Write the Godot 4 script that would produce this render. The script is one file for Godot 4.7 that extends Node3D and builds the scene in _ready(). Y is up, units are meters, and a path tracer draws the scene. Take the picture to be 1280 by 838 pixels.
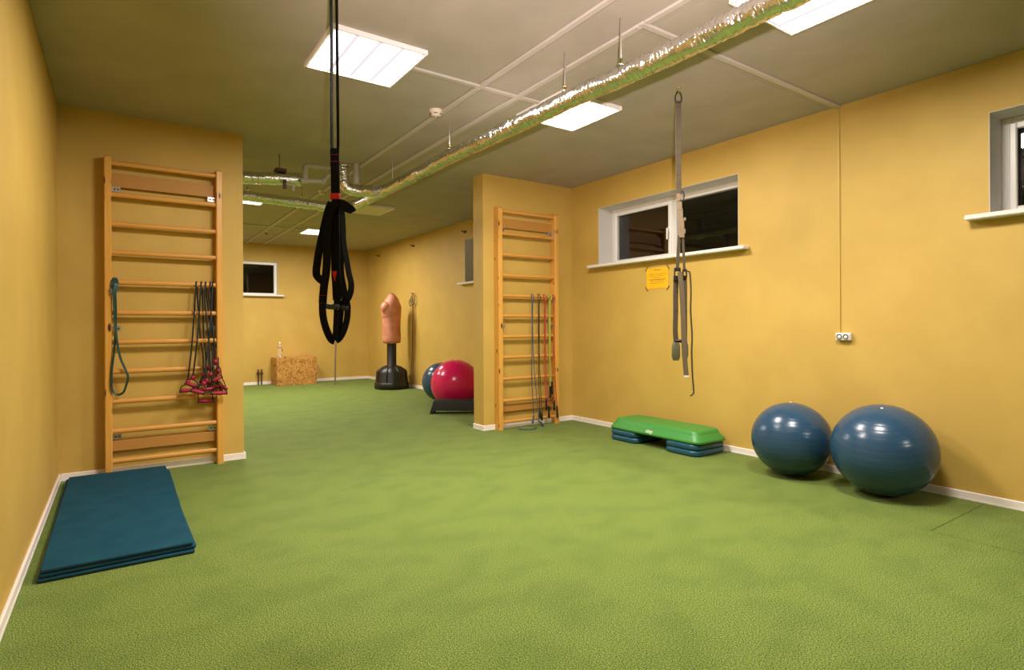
extends Node3D
# Basement gym: yellow walls, green carpet, wall bars, suspension trainers, balls, foil ducts.
# x right along the ladder walls, y up, -z deeper into the room. Metres.

const XL := -0.376      # left wall
const XR := 4.534       # right wall
const H := 2.807        # ceiling
const Z1 := -5.415      # left partition
const Z2 := -5.321      # right partition
const ZB := -12.217     # far wall
const ZN := 8.0         # wall behind the camera
const FACE := -0.6013   # turn of things that hang facing the middle of the room
const LAMP_E := 7.1
const FLASH_E := 26.0
const FLASH_UP := 0.60
const LAMP_C := Color(1.0, 0.965, 0.93)

var used := {}
var M := {}
var rng := RandomNumberGenerator.new()

# ---------------------------------------------------------------- helpers
func numbered(n: String) -> String:
	if not used.has(n):
		used[n] = 0
		return n
	used[n] += 1
	return "%s_%03d" % [n, used[n]]

func tag(o: Node, label: String, category: String, group := "") -> void:
	o.set_meta("label", label)
	o.set_meta("category", category)
	if group != "":
		o.set_meta("group", group)

func thing(called: String, label: String, category: String, at := Vector3.ZERO, turn := 0.0, group := "") -> Node3D:
	var o := Node3D.new()
	o.name = numbered(called)
	add_child(o)
	o.position = at
	o.rotation.y = turn
	tag(o, label, category, group)
	return o

func tool() -> SurfaceTool:
	var st := SurfaceTool.new()
	st.begin(Mesh.PRIMITIVE_TRIANGLES)
	st.set_smooth_group(-1)
	return st

func obj(called: String, st: SurfaceTool, m: Material, parent: Node = null) -> MeshInstance3D:
	st.generate_normals()
	return inst(called, st.commit(), m, parent)

func inst(called: String, mesh: Mesh, m: Material, parent: Node = null) -> MeshInstance3D:
	var o := MeshInstance3D.new()
	o.mesh = mesh
	o.material_override = m
	o.cast_shadow = GeometryInstance3D.SHADOW_CASTING_SETTING_ON
	if parent == null:
		o.name = numbered(called)
		add_child(o)
	else:
		o.name = called
		parent.add_child(o, true)
	return o

func struct(called: String, st: SurfaceTool, m: Material, parent: Node = null) -> MeshInstance3D:
	var o := obj(called, st, m, parent)
	if parent == null:
		o.set_meta("kind", "structure")
	return o

func struct_node(called: String, at := Vector3.ZERO) -> Node3D:
	var o := Node3D.new()
	o.name = numbered(called)
	add_child(o)
	o.position = at
	o.set_meta("kind", "structure")
	return o

func mesh_of(st: SurfaceTool) -> Mesh:
	st.generate_normals()
	return st.commit()

func tri(st: SurfaceTool, a: Vector3, b: Vector3, c: Vector3, out: Vector3) -> void:
	if (c - a).cross(b - a).dot(out) < 0.0:
		var t := b
		b = c
		c = t
	st.add_vertex(a)
	st.add_vertex(b)
	st.add_vertex(c)

func quad(st: SurfaceTool, a: Vector3, b: Vector3, c: Vector3, d: Vector3, out: Vector3) -> void:
	tri(st, a, b, c, out)
	tri(st, a, c, d, out)

# box with chamfered edges
func cb(st: SurfaceTool, c: Vector3, s: Vector3, b := 0.0, bs := Basis()) -> void:
	st.set_smooth_group(-1)
	var h := s * 0.5
	var p := func(v: Vector3) -> Vector3: return c + bs * v
	for i in 3:
		var j := (i + 1) % 3
		var k := (i + 2) % 3
		for si: float in [-1.0, 1.0]:
			var n := Vector3.ZERO
			n[i] = si
			var q: Array[Vector3] = []
			for e: Array in [[-1, -1], [1, -1], [1, 1], [-1, 1]]:
				var v := Vector3.ZERO
				v[i] = si * h[i]
				v[j] = e[0] * (h[j] - b)
				v[k] = e[1] * (h[k] - b)
				q.append(v)
			quad(st, p.call(q[0]), p.call(q[1]), p.call(q[2]), p.call(q[3]), bs * n)
			if b > 0.0:
				for sj: float in [-1.0, 1.0]:
					var a1 := Vector3.ZERO
					a1[i] = si * h[i]
					a1[j] = sj * (h[j] - b)
					a1[k] = -(h[k] - b)
					var a2 := a1
					a2[k] = h[k] - b
					var b1 := Vector3.ZERO
					b1[i] = si * (h[i] - b)
					b1[j] = sj * h[j]
					b1[k] = -(h[k] - b)
					var b2 := b1
					b2[k] = h[k] - b
					n[j] = sj
					quad(st, p.call(a1), p.call(a2), p.call(b2), p.call(b1), bs * n)
					n[j] = 0
	if b > 0.0:
		for sx: float in [-1.0, 1.0]:
			for sy: float in [-1.0, 1.0]:
				for sz: float in [-1.0, 1.0]:
					tri(st, p.call(Vector3(sx * h.x, sy * (h.y - b), sz * (h.z - b))), p.call(Vector3(sx * (h.x - b), sy * h.y, sz * (h.z - b))), p.call(Vector3(sx * (h.x - b), sy * (h.y - b), sz * h.z)), bs * Vector3(sx, sy, sz))

func box2(st: SurfaceTool, lo: Vector3, hi: Vector3, b := 0.0) -> void:
	cb(st, (lo + hi) * 0.5, hi - lo, b)

func boxtool(lo: Vector3, hi: Vector3, b := 0.0) -> SurfaceTool:
	var st := tool()
	box2(st, lo, hi, b)
	return st

# skin between rings of points (each ring closed); caps on both ends
func loft(st: SurfaceTool, rings: Array, smooth := true, caps := true, around := true) -> void:
	st.set_smooth_group(0 if smooth else -1)
	var mids: Array[Vector3] = []
	for r: PackedVector3Array in rings:
		var m := Vector3.ZERO
		for v in r:
			m += v
		mids.append(m / r.size())
	for i in rings.size() - 1:
		var a: PackedVector3Array = rings[i]
		var b: PackedVector3Array = rings[i + 1]
		var mid := (mids[i] + mids[i + 1]) * 0.5
		var n := a.size()
		for k in (n if around else n - 1):
			var l := (k + 1) % n
			var out := (a[k] + a[l] + b[k] + b[l]) * 0.25 - mid
			quad(st, a[k], a[l], b[l], b[k], out)
	if caps:
		st.set_smooth_group(-1)
		for e: int in [0, rings.size() - 1]:
			var r: PackedVector3Array = rings[e]
			var out: Vector3 = mids[0] - mids[1] if e == 0 else mids[e] - mids[e - 1]
			if out.length() < 1e-6:
				continue
			for k in r.size():
				tri(st, mids[e], r[k], r[(k + 1) % r.size()], out)
	st.set_smooth_group(-1)

func ring(c: Vector3, u: Vector3, v: Vector3, n: int) -> PackedVector3Array:
	var r := PackedVector3Array()
	for k in n:
		var t := TAU * k / n
		r.append(c + u * cos(t) + v * sin(t))
	return r

# round tube along points
func tube(st: SurfaceTool, pts: Array, r, sides := 8, caps := true) -> void:
	var rings := []
	var u := Vector3.ZERO
	for i in pts.size():
		var p: Vector3 = pts[i]
		var t: Vector3 = (pts[mini(i + 1, pts.size() - 1)] - pts[maxi(i - 1, 0)]).normalized()
		if u == Vector3.ZERO:
			u = t.cross(Vector3.UP if absf(t.y) < 0.9 else Vector3.RIGHT).normalized()
		else:
			u = (u - t * u.dot(t)).normalized()
		var w := t.cross(u)
		var rr: float = r[i] if r is Array else r
		rings.append(ring(p, u * rr, w * rr, sides))
	loft(st, rings, true, caps)

# flat webbing along points; its face looks along the angle from a0 to a1 round the y axis (0 faces +z)
func ribbon(st: SurfaceTool, pts: Array, w: float, t: float, a0 := 0.0, a1 := 0.0) -> void:
	var rings := []
	for i in pts.size():
		var p: Vector3 = pts[i]
		var tg: Vector3 = (pts[mini(i + 1, pts.size() - 1)] - pts[maxi(i - 1, 0)]).normalized()
		var a := lerpf(a0, a1, float(i) / maxf(1.0, pts.size() - 1))
		var n := Vector3(sin(a), 0, cos(a))
		var sd := tg.cross(n)
		if sd.length() < 0.05:
			sd = Vector3.RIGHT
		sd = sd.normalized()
		var nn := sd.cross(tg).normalized()
		rings.append(PackedVector3Array([p - sd * w * 0.5 - nn * t * 0.5, p + sd * w * 0.5 - nn * t * 0.5, p + sd * w * 0.5 + nn * t * 0.5, p - sd * w * 0.5 + nn * t * 0.5]))
	loft(st, rings, false)

func smooth_path(pts: Array, n := 6) -> Array:
	var out := []
	for i in pts.size() - 1:
		var a: Vector3 = pts[maxi(i - 1, 0)]
		var b: Vector3 = pts[i]
		var c: Vector3 = pts[i + 1]
		var d: Vector3 = pts[mini(i + 2, pts.size() - 1)]
		for k in n:
			out.append(b.cubic_interpolate(c, a, d, float(k) / n))
	out.append(pts[-1])
	return out

func flat_path(xy: Array, z0: float, z1: float = NAN) -> Array:
	var out := []
	for i in xy.size():
		var z := z0 if is_nan(z1) else lerpf(z0, z1, float(i) / maxf(1.0, xy.size() - 1))
		out.append(Vector3(xy[i][0], xy[i][1], z))
	return out

# surface of revolution: profile of (radius, height)
func lathe(st: SurfaceTool, prof: Array, seg := 24, c := Vector3.ZERO, bs := Basis()) -> void:
	var rings := []
	for p: Vector2 in prof:
		rings.append(ring(c + bs * Vector3(0, p.y, 0), bs * Vector3(maxf(p.x, 0.0004), 0, 0), bs * Vector3(0, 0, maxf(p.x, 0.0004)), seg))
	loft(st, rings)

func round_rect(w: float, d: float, r: float, y: float, n := 4, c := Vector3.ZERO) -> PackedVector3Array:
	var out := PackedVector3Array()
	for q in 4:
		var sx: float = [1.0, -1.0, -1.0, 1.0][q]
		var sz: float = [1.0, 1.0, -1.0, -1.0][q]
		for k in n + 1:
			var t := PI * 0.5 * (q + float(k) / n)
			out.append(c + Vector3(sx * (w * 0.5 - r) + r * cos(t), y, sz * (d * 0.5 - r) + r * sin(t)))
	return out

func lin(r: float, g: float, b: float, a := 1.0) -> Color:
	return Color(r, g, b, a).linear_to_srgb()

func mat(key: String, c: Color, rough := 0.6, metal := 0.0) -> StandardMaterial3D:
	var m := StandardMaterial3D.new()
	m.resource_name = key
	m.albedo_color = c
	m.roughness = rough
	m.metallic = metal
	M[key] = m
	return m

func noise_tex(freq: float, cols: Array, offs: Array, sd: int, size := 512, oct := 4, seamless := true) -> NoiseTexture2D:
	var f := FastNoiseLite.new()
	f.noise_type = FastNoiseLite.TYPE_SIMPLEX_SMOOTH
	f.seed = sd
	f.frequency = freq
	f.fractal_octaves = oct
	var g := Gradient.new()
	g.offsets = PackedFloat32Array(offs)
	g.colors = PackedColorArray(cols)
	var t := NoiseTexture2D.new()
	t.width = size
	t.height = size
	t.seamless = seamless
	t.noise = f
	t.color_ramp = g
	return t

func tri_map(m: StandardMaterial3D, scale: Vector3, world := true, offset := Vector3.ZERO) -> void:
	m.uv1_triplanar = true
	m.uv1_world_triplanar = world
	m.uv1_scale = scale
	m.uv1_offset = offset
	m.uv1_triplanar_sharpness = 4.0

# ---------------------------------------------------------------- scene
func _ready() -> void:
	rng.seed = 7
	camera_and_sky()
	materials()
	shell()
	windows()
	lamps()
	wall_bars_all()
	mats()
	step_platform()
	balls()
	back_room()
	ducts()
	trainers()
	hanging_bands()
	small_things()

func camera_and_sky() -> void:
	var cam := Camera3D.new()
	cam.name = "camera"
	cam.position = Vector3(0, 1.14, 0)
	cam.rotation = Vector3(0, FACE, -0.0046)
	cam.near = 0.05
	cam.far = 60.0
	cam.projection = Camera3D.PROJECTION_FRUSTUM
	cam.size = 2.0 * 0.05 * 419.0 / 715.85
	cam.frustum_offset = Vector2(0, -11.25 / 715.85 * 0.05)
	add_child(cam)
	cam.current = true
	var we := WorldEnvironment.new()
	we.name = "world_environment"
	var e := Environment.new()
	e.background_mode = Environment.BG_COLOR
	e.background_color = Color(0.01, 0.011, 0.016)
	e.ambient_light_source = Environment.AMBIENT_SOURCE_DISABLED
	e.tonemap_mode = Environment.TONE_MAPPER_LINEAR
	e.tonemap_exposure = 1.0
	e.sdfgi_enabled = true
	e.ssao_enabled = true
	e.ssil_enabled = true
	we.environment = e
	add_child(we)

func wood_image(base: Color, dark: Color, knots: int, sd: int) -> ImageTexture:
	var w := 256
	var h := 1024
	var f := FastNoiseLite.new()
	f.seed = sd
	f.frequency = 1.0
	f.fractal_octaves = 3
	var r := RandomNumberGenerator.new()
	r.seed = sd
	var kn := []
	for i in knots:
		kn.append(Vector3(r.randf() * w, r.randf() * h, r.randf_range(5.0, 11.0)))
	var im := Image.create(w, h, false, Image.FORMAT_RGB8)
	for y in h:
		for x in w:
			var bend := 0.0
			var kd := 0.0
			for k: Vector3 in kn:
				var dx := x - k.x
				var dy := (y - k.y) * 0.55
				if absf(dy) < 60.0 and absf(dx) < 60.0:
					var q := (dx * dx + dy * dy) / (k.z * k.z)
					bend += signf(dx) * exp(-q * 0.12) * 9.0
					kd = maxf(kd, clampf(1.6 - q * 1.2, 0.0, 1.0))
			var g := f.get_noise_2d((x + bend) * 0.085, y * 0.0035) * 0.5 + 0.5
			var fine := f.get_noise_2d((x + bend) * 0.5 + 99.0, y * 0.02) * 0.5 + 0.5
			var t := clampf(g * 0.75 + fine * 0.35 - 0.15, 0.0, 1.0)
			var c := base.lerp(dark, t * t)
			c = c.lerp(Color(0.22, 0.10, 0.03), kd * 0.9)
			im.set_pixel(x, y, c)
	return ImageTexture.create_from_image(im)

func osb_image() -> ImageTexture:
	var n := 512
	var im := Image.create(n, n, false, Image.FORMAT_RGB8)
	im.fill(Color(0.60, 0.40, 0.16))
	var r := RandomNumberGenerator.new()
	r.seed = 21
	for i in 1300:
		var cx := r.randf() * n
		var cy := r.randf() * n
		var a := r.randf() * PI
		var l := r.randf_range(18, 60)
		var w := r.randf_range(4, 14)
		var tone := r.randf()
		var c := Color(0.86, 0.66, 0.33).lerp(Color(0.70, 0.47, 0.19), tone)
		if r.randf() < 0.035:
			c = Color(0.30, 0.16, 0.05)
			w *= 0.5
			l *= 0.6
		var ca := cos(a)
		var sa := sin(a)
		var e := int(l * 0.5 + w)
		for y in range(-e, e + 1):
			for x in range(-e, e + 1):
				var u := x * ca + y * sa
				var v := -x * sa + y * ca
				if absf(u) < l * 0.5 and absf(v) < w * 0.5 * (1.0 - 0.5 * absf(u) / (l * 0.5)):
					var s := 1.0 - 0.16 * absf(v) / (w * 0.5)
					im.set_pixel(posmod(int(cx) + x, n), posmod(int(cy) + y, n), Color(c.r * s, c.g * s, c.b * s))
	return ImageTexture.create_from_image(im)

func notice_image() -> ImageTexture:
	var im := Image.create(260, 200, false, Image.FORMAT_RGB8)
	im.fill(Color(0.93, 0.70, 0.05))
	var r := RandomNumberGenerator.new()
	r.seed = 4
	# rows of print too small to read in the photograph: y, left, right, weight
	for row: Array in [[14, 92, 172, 5], [56, 28, 236, 3], [72, 36, 230, 3], [90, 80, 180, 3], [108, 40, 222, 6], [126, 50, 220, 3], [144, 58, 204, 3]]:
		var x: int = row[1]
		while x < row[2]:
			var word := r.randi_range(10, 34)
			var end := mini(x + word, row[2])
			while x < end:
				var lw := r.randi_range(2, 4)
				im.fill_rect(Rect2i(x, row[0] + r.randi_range(0, 1), lw, row[3] + r.randi_range(1, 3)), Color(0.30, 0.22, 0.03) if row[3] > 4 else Color(0.48, 0.36, 0.05))
				x += lw + 1
			x += 5
	return ImageTexture.create_from_image(im)

func materials() -> void:
	var wall := mat("yellow_paint", Color.WHITE, 0.62)
	wall.albedo_texture = noise_tex(0.02, [lin(0.540, 0.352, 0.074), lin(0.580, 0.382, 0.084)], [0.3, 0.75], 11, 2048, 5, false)
	tri_map(wall, Vector3.ONE * 0.04, true, Vector3(0.5, 0.5, 0.55))
	wall.heightmap_enabled = true
	wall.heightmap_texture = noise_tex(0.12, [Color.BLACK, Color.WHITE], [0.2, 0.8], 12, 2048, 4, false)
	wall.heightmap_scale = 0.05
	var ceil := mat("ceiling_paint", Color.WHITE, 0.8)
	ceil.albedo_texture = noise_tex(0.008, [lin(0.365, 0.330, 0.270), lin(0.395, 0.356, 0.292)], [0.3, 0.7], 13, 512, 4)
	tri_map(ceil, Vector3.ONE * 0.4)
	var carpet := mat("green_carpet", Color.WHITE, 0.95)
	carpet.albedo_texture = noise_tex(0.24, [lin(0.026, 0.058, 0.004), lin(0.162, 0.236, 0.027), lin(0.30, 0.37, 0.058)], [0.25, 0.5, 0.80], 14, 1024, 2, false)
	tri_map(carpet, Vector3.ONE * 0.62)
	carpet.heightmap_enabled = true
	carpet.heightmap_texture = noise_tex(0.22, [Color.BLACK, Color.WHITE], [0.25, 0.75], 15, 1024, 2, false)
	carpet.heightmap_scale = 0.3
	carpet.rim_enabled = true
	carpet.rim = 0.1
	carpet.rim_tint = 0.6
	carpet.detail_enabled = true
	carpet.detail_blend_mode = BaseMaterial3D.BLEND_MODE_MUL
	carpet.detail_albedo = noise_tex(0.035, [Color(0.92, 0.945, 0.90), Color(1, 1, 1)], [0.25, 0.6], 16, 2048, 6, false)
	carpet.detail_uv_layer = BaseMaterial3D.DETAIL_UV_2
	carpet.uv2_triplanar = true
	carpet.uv2_world_triplanar = true
	carpet.uv2_scale = Vector3(0.035, 0.05, 0.05)
	carpet.uv2_offset = Vector3(0.3, 0, 0.62)
	mat("white_trim", lin(0.86, 0.78, 0.73), 0.4)
	mat("trunking", lin(0.48, 0.445, 0.40), 0.5)
	mat("white_plastic", lin(0.80, 0.77, 0.73), 0.3)
	mat("cream_plastic", lin(0.70, 0.63, 0.50), 0.45)
	mat("grey_plaster", lin(0.62, 0.59, 0.54), 0.8)
	mat("yellow_plastic", lin(0.56, 0.37, 0.078), 0.5)
	var glass := mat("window_glass", Color(0.08, 0.08, 0.07, 0.04), 0.02)
	glass.transparency = BaseMaterial3D.TRANSPARENCY_ALPHA
	var pine := mat("pine", Color.WHITE, 0.38)
	pine.albedo_texture = wood_image(Color(0.88, 0.66, 0.31), Color(0.72, 0.48, 0.17), 9, 3)
	tri_map(pine, Vector3(4, 0.62, 4), false, Vector3(0.06, 0.12, 0.4))
	var pine2 := pine.duplicate()
	pine2.uv1_offset = Vector3(0.37, 0.27, 0.23)
	M.pine2 = pine2
	var dowel := mat("dowel", Color.WHITE, 0.35)
	dowel.albedo_texture = wood_image(Color(0.85, 0.62, 0.30), Color(0.70, 0.46, 0.18), 0, 5)
	tri_map(dowel, Vector3(5, 0.8, 5), false)
	mat("fibre_board", Color(0.70, 0.50, 0.22), 0.6)
	mat("zinc", lin(0.55, 0.53, 0.50), 0.35, 0.9)
	mat("steel", lin(0.50, 0.50, 0.50), 0.3, 1.0)
	mat("brass", lin(0.60, 0.45, 0.18), 0.35, 1.0)
	var mb := mat("mat_vinyl", Color.WHITE, 0.75)
	mb.metallic_specular = 0.25
	mb.albedo_texture = noise_tex(0.012, [lin(0.005, 0.054, 0.088), lin(0.006, 0.060, 0.096), lin(0.008, 0.066, 0.104)], [0.25, 0.5, 0.9], 18, 512, 5)
	tri_map(mb, Vector3.ONE * 0.9)
	mat("mat_edge", lin(0.006, 0.006, 0.020), 0.6)
	mat("step_green", lin(0.045, 0.25, 0.040), 0.42)
	mat("riser_blue", lin(0.012, 0.075, 0.125), 0.35)
	mat("ball_blue", lin(0.022, 0.066, 0.125), 0.24)
	mat("ball_pink", lin(0.66, 0.012, 0.11), 0.22)
	mat("black_plastic", lin(0.007, 0.0065, 0.006), 0.42)
	mat("black_rubber", lin(0.005, 0.0045, 0.0045), 0.6)
	var web := mat("black_webbing", lin(0.0045, 0.004, 0.0045), 0.8)
	web.metallic_specular = 0.25
	web.heightmap_enabled = true
	web.heightmap_texture = noise_tex(0.3, [Color.BLACK, Color.WHITE], [0.2, 0.8], 22, 128, 1)
	web.heightmap_scale = 0.05
	tri_map(web, Vector3.ONE * 6.0, false)
	mat("dark_grey_foam", lin(0.030, 0.033, 0.030), 0.5)
	mat("red_label", lin(0.52, 0.003, 0.010), 0.55)
	mat("red_thread", lin(0.16, 0.006, 0.006), 0.7)
	mat("beige_webbing", lin(0.23, 0.16, 0.092), 0.85)
	mat("olive_webbing", lin(0.078, 0.057, 0.030), 0.85)
	mat("tan_webbing", lin(0.15, 0.108, 0.060), 0.85)
	mat("brown_thread", lin(0.06, 0.04, 0.025), 0.8)
	mat("olive_foam", lin(0.10, 0.10, 0.045), 0.7)
	mat("green_latex", lin(0.004, 0.042, 0.028), 0.5)
	mat("magenta_foam", lin(0.30, 0.003, 0.030), 0.55)
	mat("cord_blue", lin(0.022, 0.085, 0.145), 0.5)
	mat("cord_red", lin(0.45, 0.03, 0.03), 0.5)
	mat("cord_lime", lin(0.33, 0.37, 0.055), 0.5)
	mat("cord_orange", lin(0.45, 0.09, 0.02), 0.5)
	var skin := mat("dummy_skin", Color.WHITE, 0.45)
	skin.albedo_texture = noise_tex(0.01, [lin(0.50, 0.185, 0.105), lin(0.60, 0.245, 0.15)], [0.3, 0.7], 19, 256, 4)
	tri_map(skin, Vector3.ONE * 1.5, false)
	mat("dummy_seam", lin(0.12, 0.04, 0.015), 0.6)
	var osb := mat("osb", Color.WHITE, 0.65)
	osb.albedo_texture = osb_image()
	tri_map(osb, Vector3.ONE * 0.95)
	var foil := mat("foil", lin(0.80, 0.79, 0.78), 0.2, 1.0)
	foil.heightmap_enabled = true
	foil.heightmap_texture = noise_tex(0.06, [Color.BLACK, Color.WHITE], [0.2, 0.8], 20, 512, 4)
	foil.heightmap_scale = 0.08
	tri_map(foil, Vector3.ONE * 2.5)
	mat("foil_tape", lin(0.62, 0.50, 0.26), 0.35, 0.9)
	mat("pipe_plastic", lin(0.40, 0.37, 0.29), 0.45)
	mat("rust_clamp", lin(0.07, 0.035, 0.02), 0.6, 0.3)
	var rope := mat("climbing_rope", Color.WHITE, 0.85)
	rope.albedo_texture = noise_tex(0.09, [lin(0.05, 0.035, 0.02), lin(0.35, 0.25, 0.13)], [0.42, 0.55], 23, 128, 2)
	tri_map(rope, Vector3.ONE * 9.0)
	mat("brown_cord", lin(0.16, 0.10, 0.05), 0.8)
	mat("tan_cord", lin(0.50, 0.33, 0.14), 0.8)
	var bottle := mat("clear_bottle", Color(0.93, 0.95, 0.95, 0.12), 0.05)
	bottle.transparency = BaseMaterial3D.TRANSPARENCY_ALPHA
	mat("label_brown", lin(0.35, 0.16, 0.08), 0.5)
	var note := mat("notice_print", Color.WHITE, 0.7)
	note.albedo_texture = notice_image()
	mat("tape_brown", lin(0.20, 0.11, 0.03), 0.5)
	mat("socket_dark", lin(0.05, 0.04, 0.03), 0.5)
	mat("logo_white", lin(0.88, 0.90, 0.80), 0.5)
	# light fittings
	var glow := mat("lit_diffuser", lin(0.30, 0.29, 0.30), 0.5)
	glow.emission_enabled = true
	glow.emission = Color(0.90, 0.86, 0.93)
	glow.emission_energy_multiplier = 0.85
	var tub := mat("lit_tube", lin(0.9, 0.9, 0.9), 0.5)
	tub.emission_enabled = true
	tub.emission = Color(1.0, 0.985, 0.98)
	tub.emission_energy_multiplier = 2.6
	mat("unlit_diffuser", lin(0.72, 0.66, 0.54), 0.5)

# ---------------------------------------------------------------- room shell
func wall_with_openings(called: String, lo: Vector3, hi: Vector3, axis: int, holes: Array) -> void:
	# holes: [from, to, y0, y1] along the axis
	var st := tool()
	var at: float = lo[axis]
	for h: Array in holes + [[hi[axis], hi[axis], 0, 0]]:
		var a := lo
		var b := hi
		a[axis] = at
		b[axis] = h[0]
		box2(st, a, b)
		if h[1] > h[0]:
			a = lo
			b = hi
			a[axis] = h[0]
			b[axis] = h[1]
			var b2 := b
			b2.y = h[2]
			box2(st, a, b2)
			var a2 := a
			a2.y = h[3]
			box2(st, a2, b)
		at = h[1]
	struct(called, st, M.yellow_paint)

func shell() -> void:
	var T := 0.34
	# floor slab with the carpet pieces laid on it
	var fl := struct("floor", boxtool(Vector3(XL - 0.3, -0.25, ZB - 0.34), Vector3(XR + T, -0.008, ZN + 0.3)), M.grey_plaster)
	var seam := 3.682
	for r: Array in [[XL, seam - 0.002, ZB, ZN, 0.0], [seam + 0.002, XR, ZB, -1.303, -0.001], [seam + 0.002, XR, -1.298, ZN, 0.0008]]:
		obj("carpet", boxtool(Vector3(r[0], -0.008, r[2]), Vector3(r[1], r[4], r[3]), 0.0015), M.green_carpet, fl)
	# ceiling slab with its board panels; thin joints between them
	var ce := struct("ceiling", boxtool(Vector3(XL - 0.3, H + 0.012, ZB - 0.34), Vector3(XR + T, H + 0.25, ZN + 0.3)), M.grey_plaster)
	var g := 0.003
	for lane: Array in [[XL, 2.105, [ZN, -10.03, ZB]], [2.105, 2.475, [ZN, -10.03, ZB]], [2.475, XR, [ZN, -2.262, -3.455, -5.69, -10.03, ZB]]]:
		var zs: Array = lane[2]
		for i in zs.size() - 1:
			obj("ceiling_panel", boxtool(Vector3(lane[0] + g * 0.5, H, zs[i + 1] + g * 0.5), Vector3(lane[1] - g * 0.5, H + 0.012, zs[i] - g * 0.5)), M.ceiling_paint, ce)
	# walls
	struct("wall_left", boxtool(Vector3(XL - 0.3, 0, ZB - T), Vector3(XL, H, ZN + 0.3)), M.yellow_paint)
	struct("wall_near", boxtool(Vector3(XL, 0, ZN), Vector3(XR, H, ZN + 0.3)), M.yellow_paint)
	wall_with_openings("wall_right", Vector3(XR, 0, ZB - T), Vector3(XR + T, H, ZN + 0.3), 2, [[-7.925, -6.13, 1.80, 2.51], [-4.85, -3.05, 1.80, 2.485], [-1.275, 0.525, 1.80, 2.475]])
	wall_with_openings("wall_far", Vector3(XL, 0, ZB - T), Vector3(XR, H, ZB), 0, [[0.85, 2.646, 1.755, 2.45]])
	struct("wall_partition_left", boxtool(Vector3(XL, 0, Z1 - 0.2), Vector3(0.889, H, Z1)), M.yellow_paint)
	struct("wall_partition_right", boxtool(Vector3(3.272, 0, Z2 - 0.207), Vector3(XR, H, Z2)), M.yellow_paint)
	# baseboards
	var bt := 0.0145
	var bh := 0.055
	baseboard("baseboard_left", [[Vector3(XL, 0, Z1), Vector3(XL + bt, bh, ZN)], [Vector3(XL, 0, ZB), Vector3(XL + bt, bh, Z1 - 0.2)]])
	baseboard("baseboard_partition_left", [[Vector3(XL + bt, 0, Z1), Vector3(0.889 + bt, bh, Z1 + bt)], [Vector3(0.889, 0, Z1 - 0.2), Vector3(0.889 + bt, bh, Z1)]])
	baseboard("baseboard_partition_right", [[Vector3(3.272 - bt, 0, Z2), Vector3(XR - bt, bh, Z2 + bt)], [Vector3(3.272 - bt, 0, Z2 - 0.207), Vector3(3.272, bh, Z2)]])
	baseboard("baseboard_right", [[Vector3(XR - bt, 0, Z2), Vector3(XR, bh, ZN)], [Vector3(XR - bt, 0, ZB + bt), Vector3(XR, bh, Z2 - 0.207)]])
	baseboard("baseboard_far", [[Vector3(XL + bt, 0, ZB), Vector3(XR, bh, ZB + bt)]])
	baseboard("baseboard_near", [[Vector3(XL + bt, 0, ZN - bt), Vector3(XR - bt, bh, ZN)]])
	# white cable trunking on the ceiling
	var tw := 0.042
	var n := 1
	for t: Array in [[2.068, ZN, 2.068, -3.367], [2.068, -3.413, 2.068, -10.007], [2.068, -10.053, 2.068, ZB], [2.386, ZN, 2.386, -2.167], [2.386, -2.213, 2.386, -3.367], [2.386, -3.413, 2.386, ZB], [1.545, -3.39, 2.58, -3.39], [2.363, -2.19, XR, -2.19], [0.95, -10.03, 2.58, -10.03]]:
		var lo := Vector3(minf(t[0], t[2]), H - 0.016, minf(t[1], t[3]))
		var hi := Vector3(maxf(t[0], t[2]), H, maxf(t[1], t[3]))
		if t[0] == t[2]:
			lo.x -= tw * 0.5
			hi.x += tw * 0.5
		else:
			lo.z -= tw * 0.5
			hi.z += tw * 0.5
		struct("trim_%d" % n, boxtool(lo, hi, 0.004), M.trunking)
		n += 1

func baseboard(called: String, parts: Array) -> void:
	var st := tool()
	for p: Array in parts:
		box2(st, p[0], p[1], 0.004)
		# stepped lower edge
		var lo: Vector3 = p[0]
		var hi: Vector3 = p[1]
		var c := (lo + hi) * 0.5
		var s := hi - lo
		if s.x > s.z:
			box2(st, Vector3(lo.x, 0, lo.z - 0.002), Vector3(hi.x, 0.012, hi.z + 0.002), 0.001)
		else:
			box2(st, Vector3(lo.x - 0.002, 0, lo.z), Vector3(hi.x + 0.002, 0.012, hi.z), 0.001)
	struct(called, st, M.white_trim)

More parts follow.
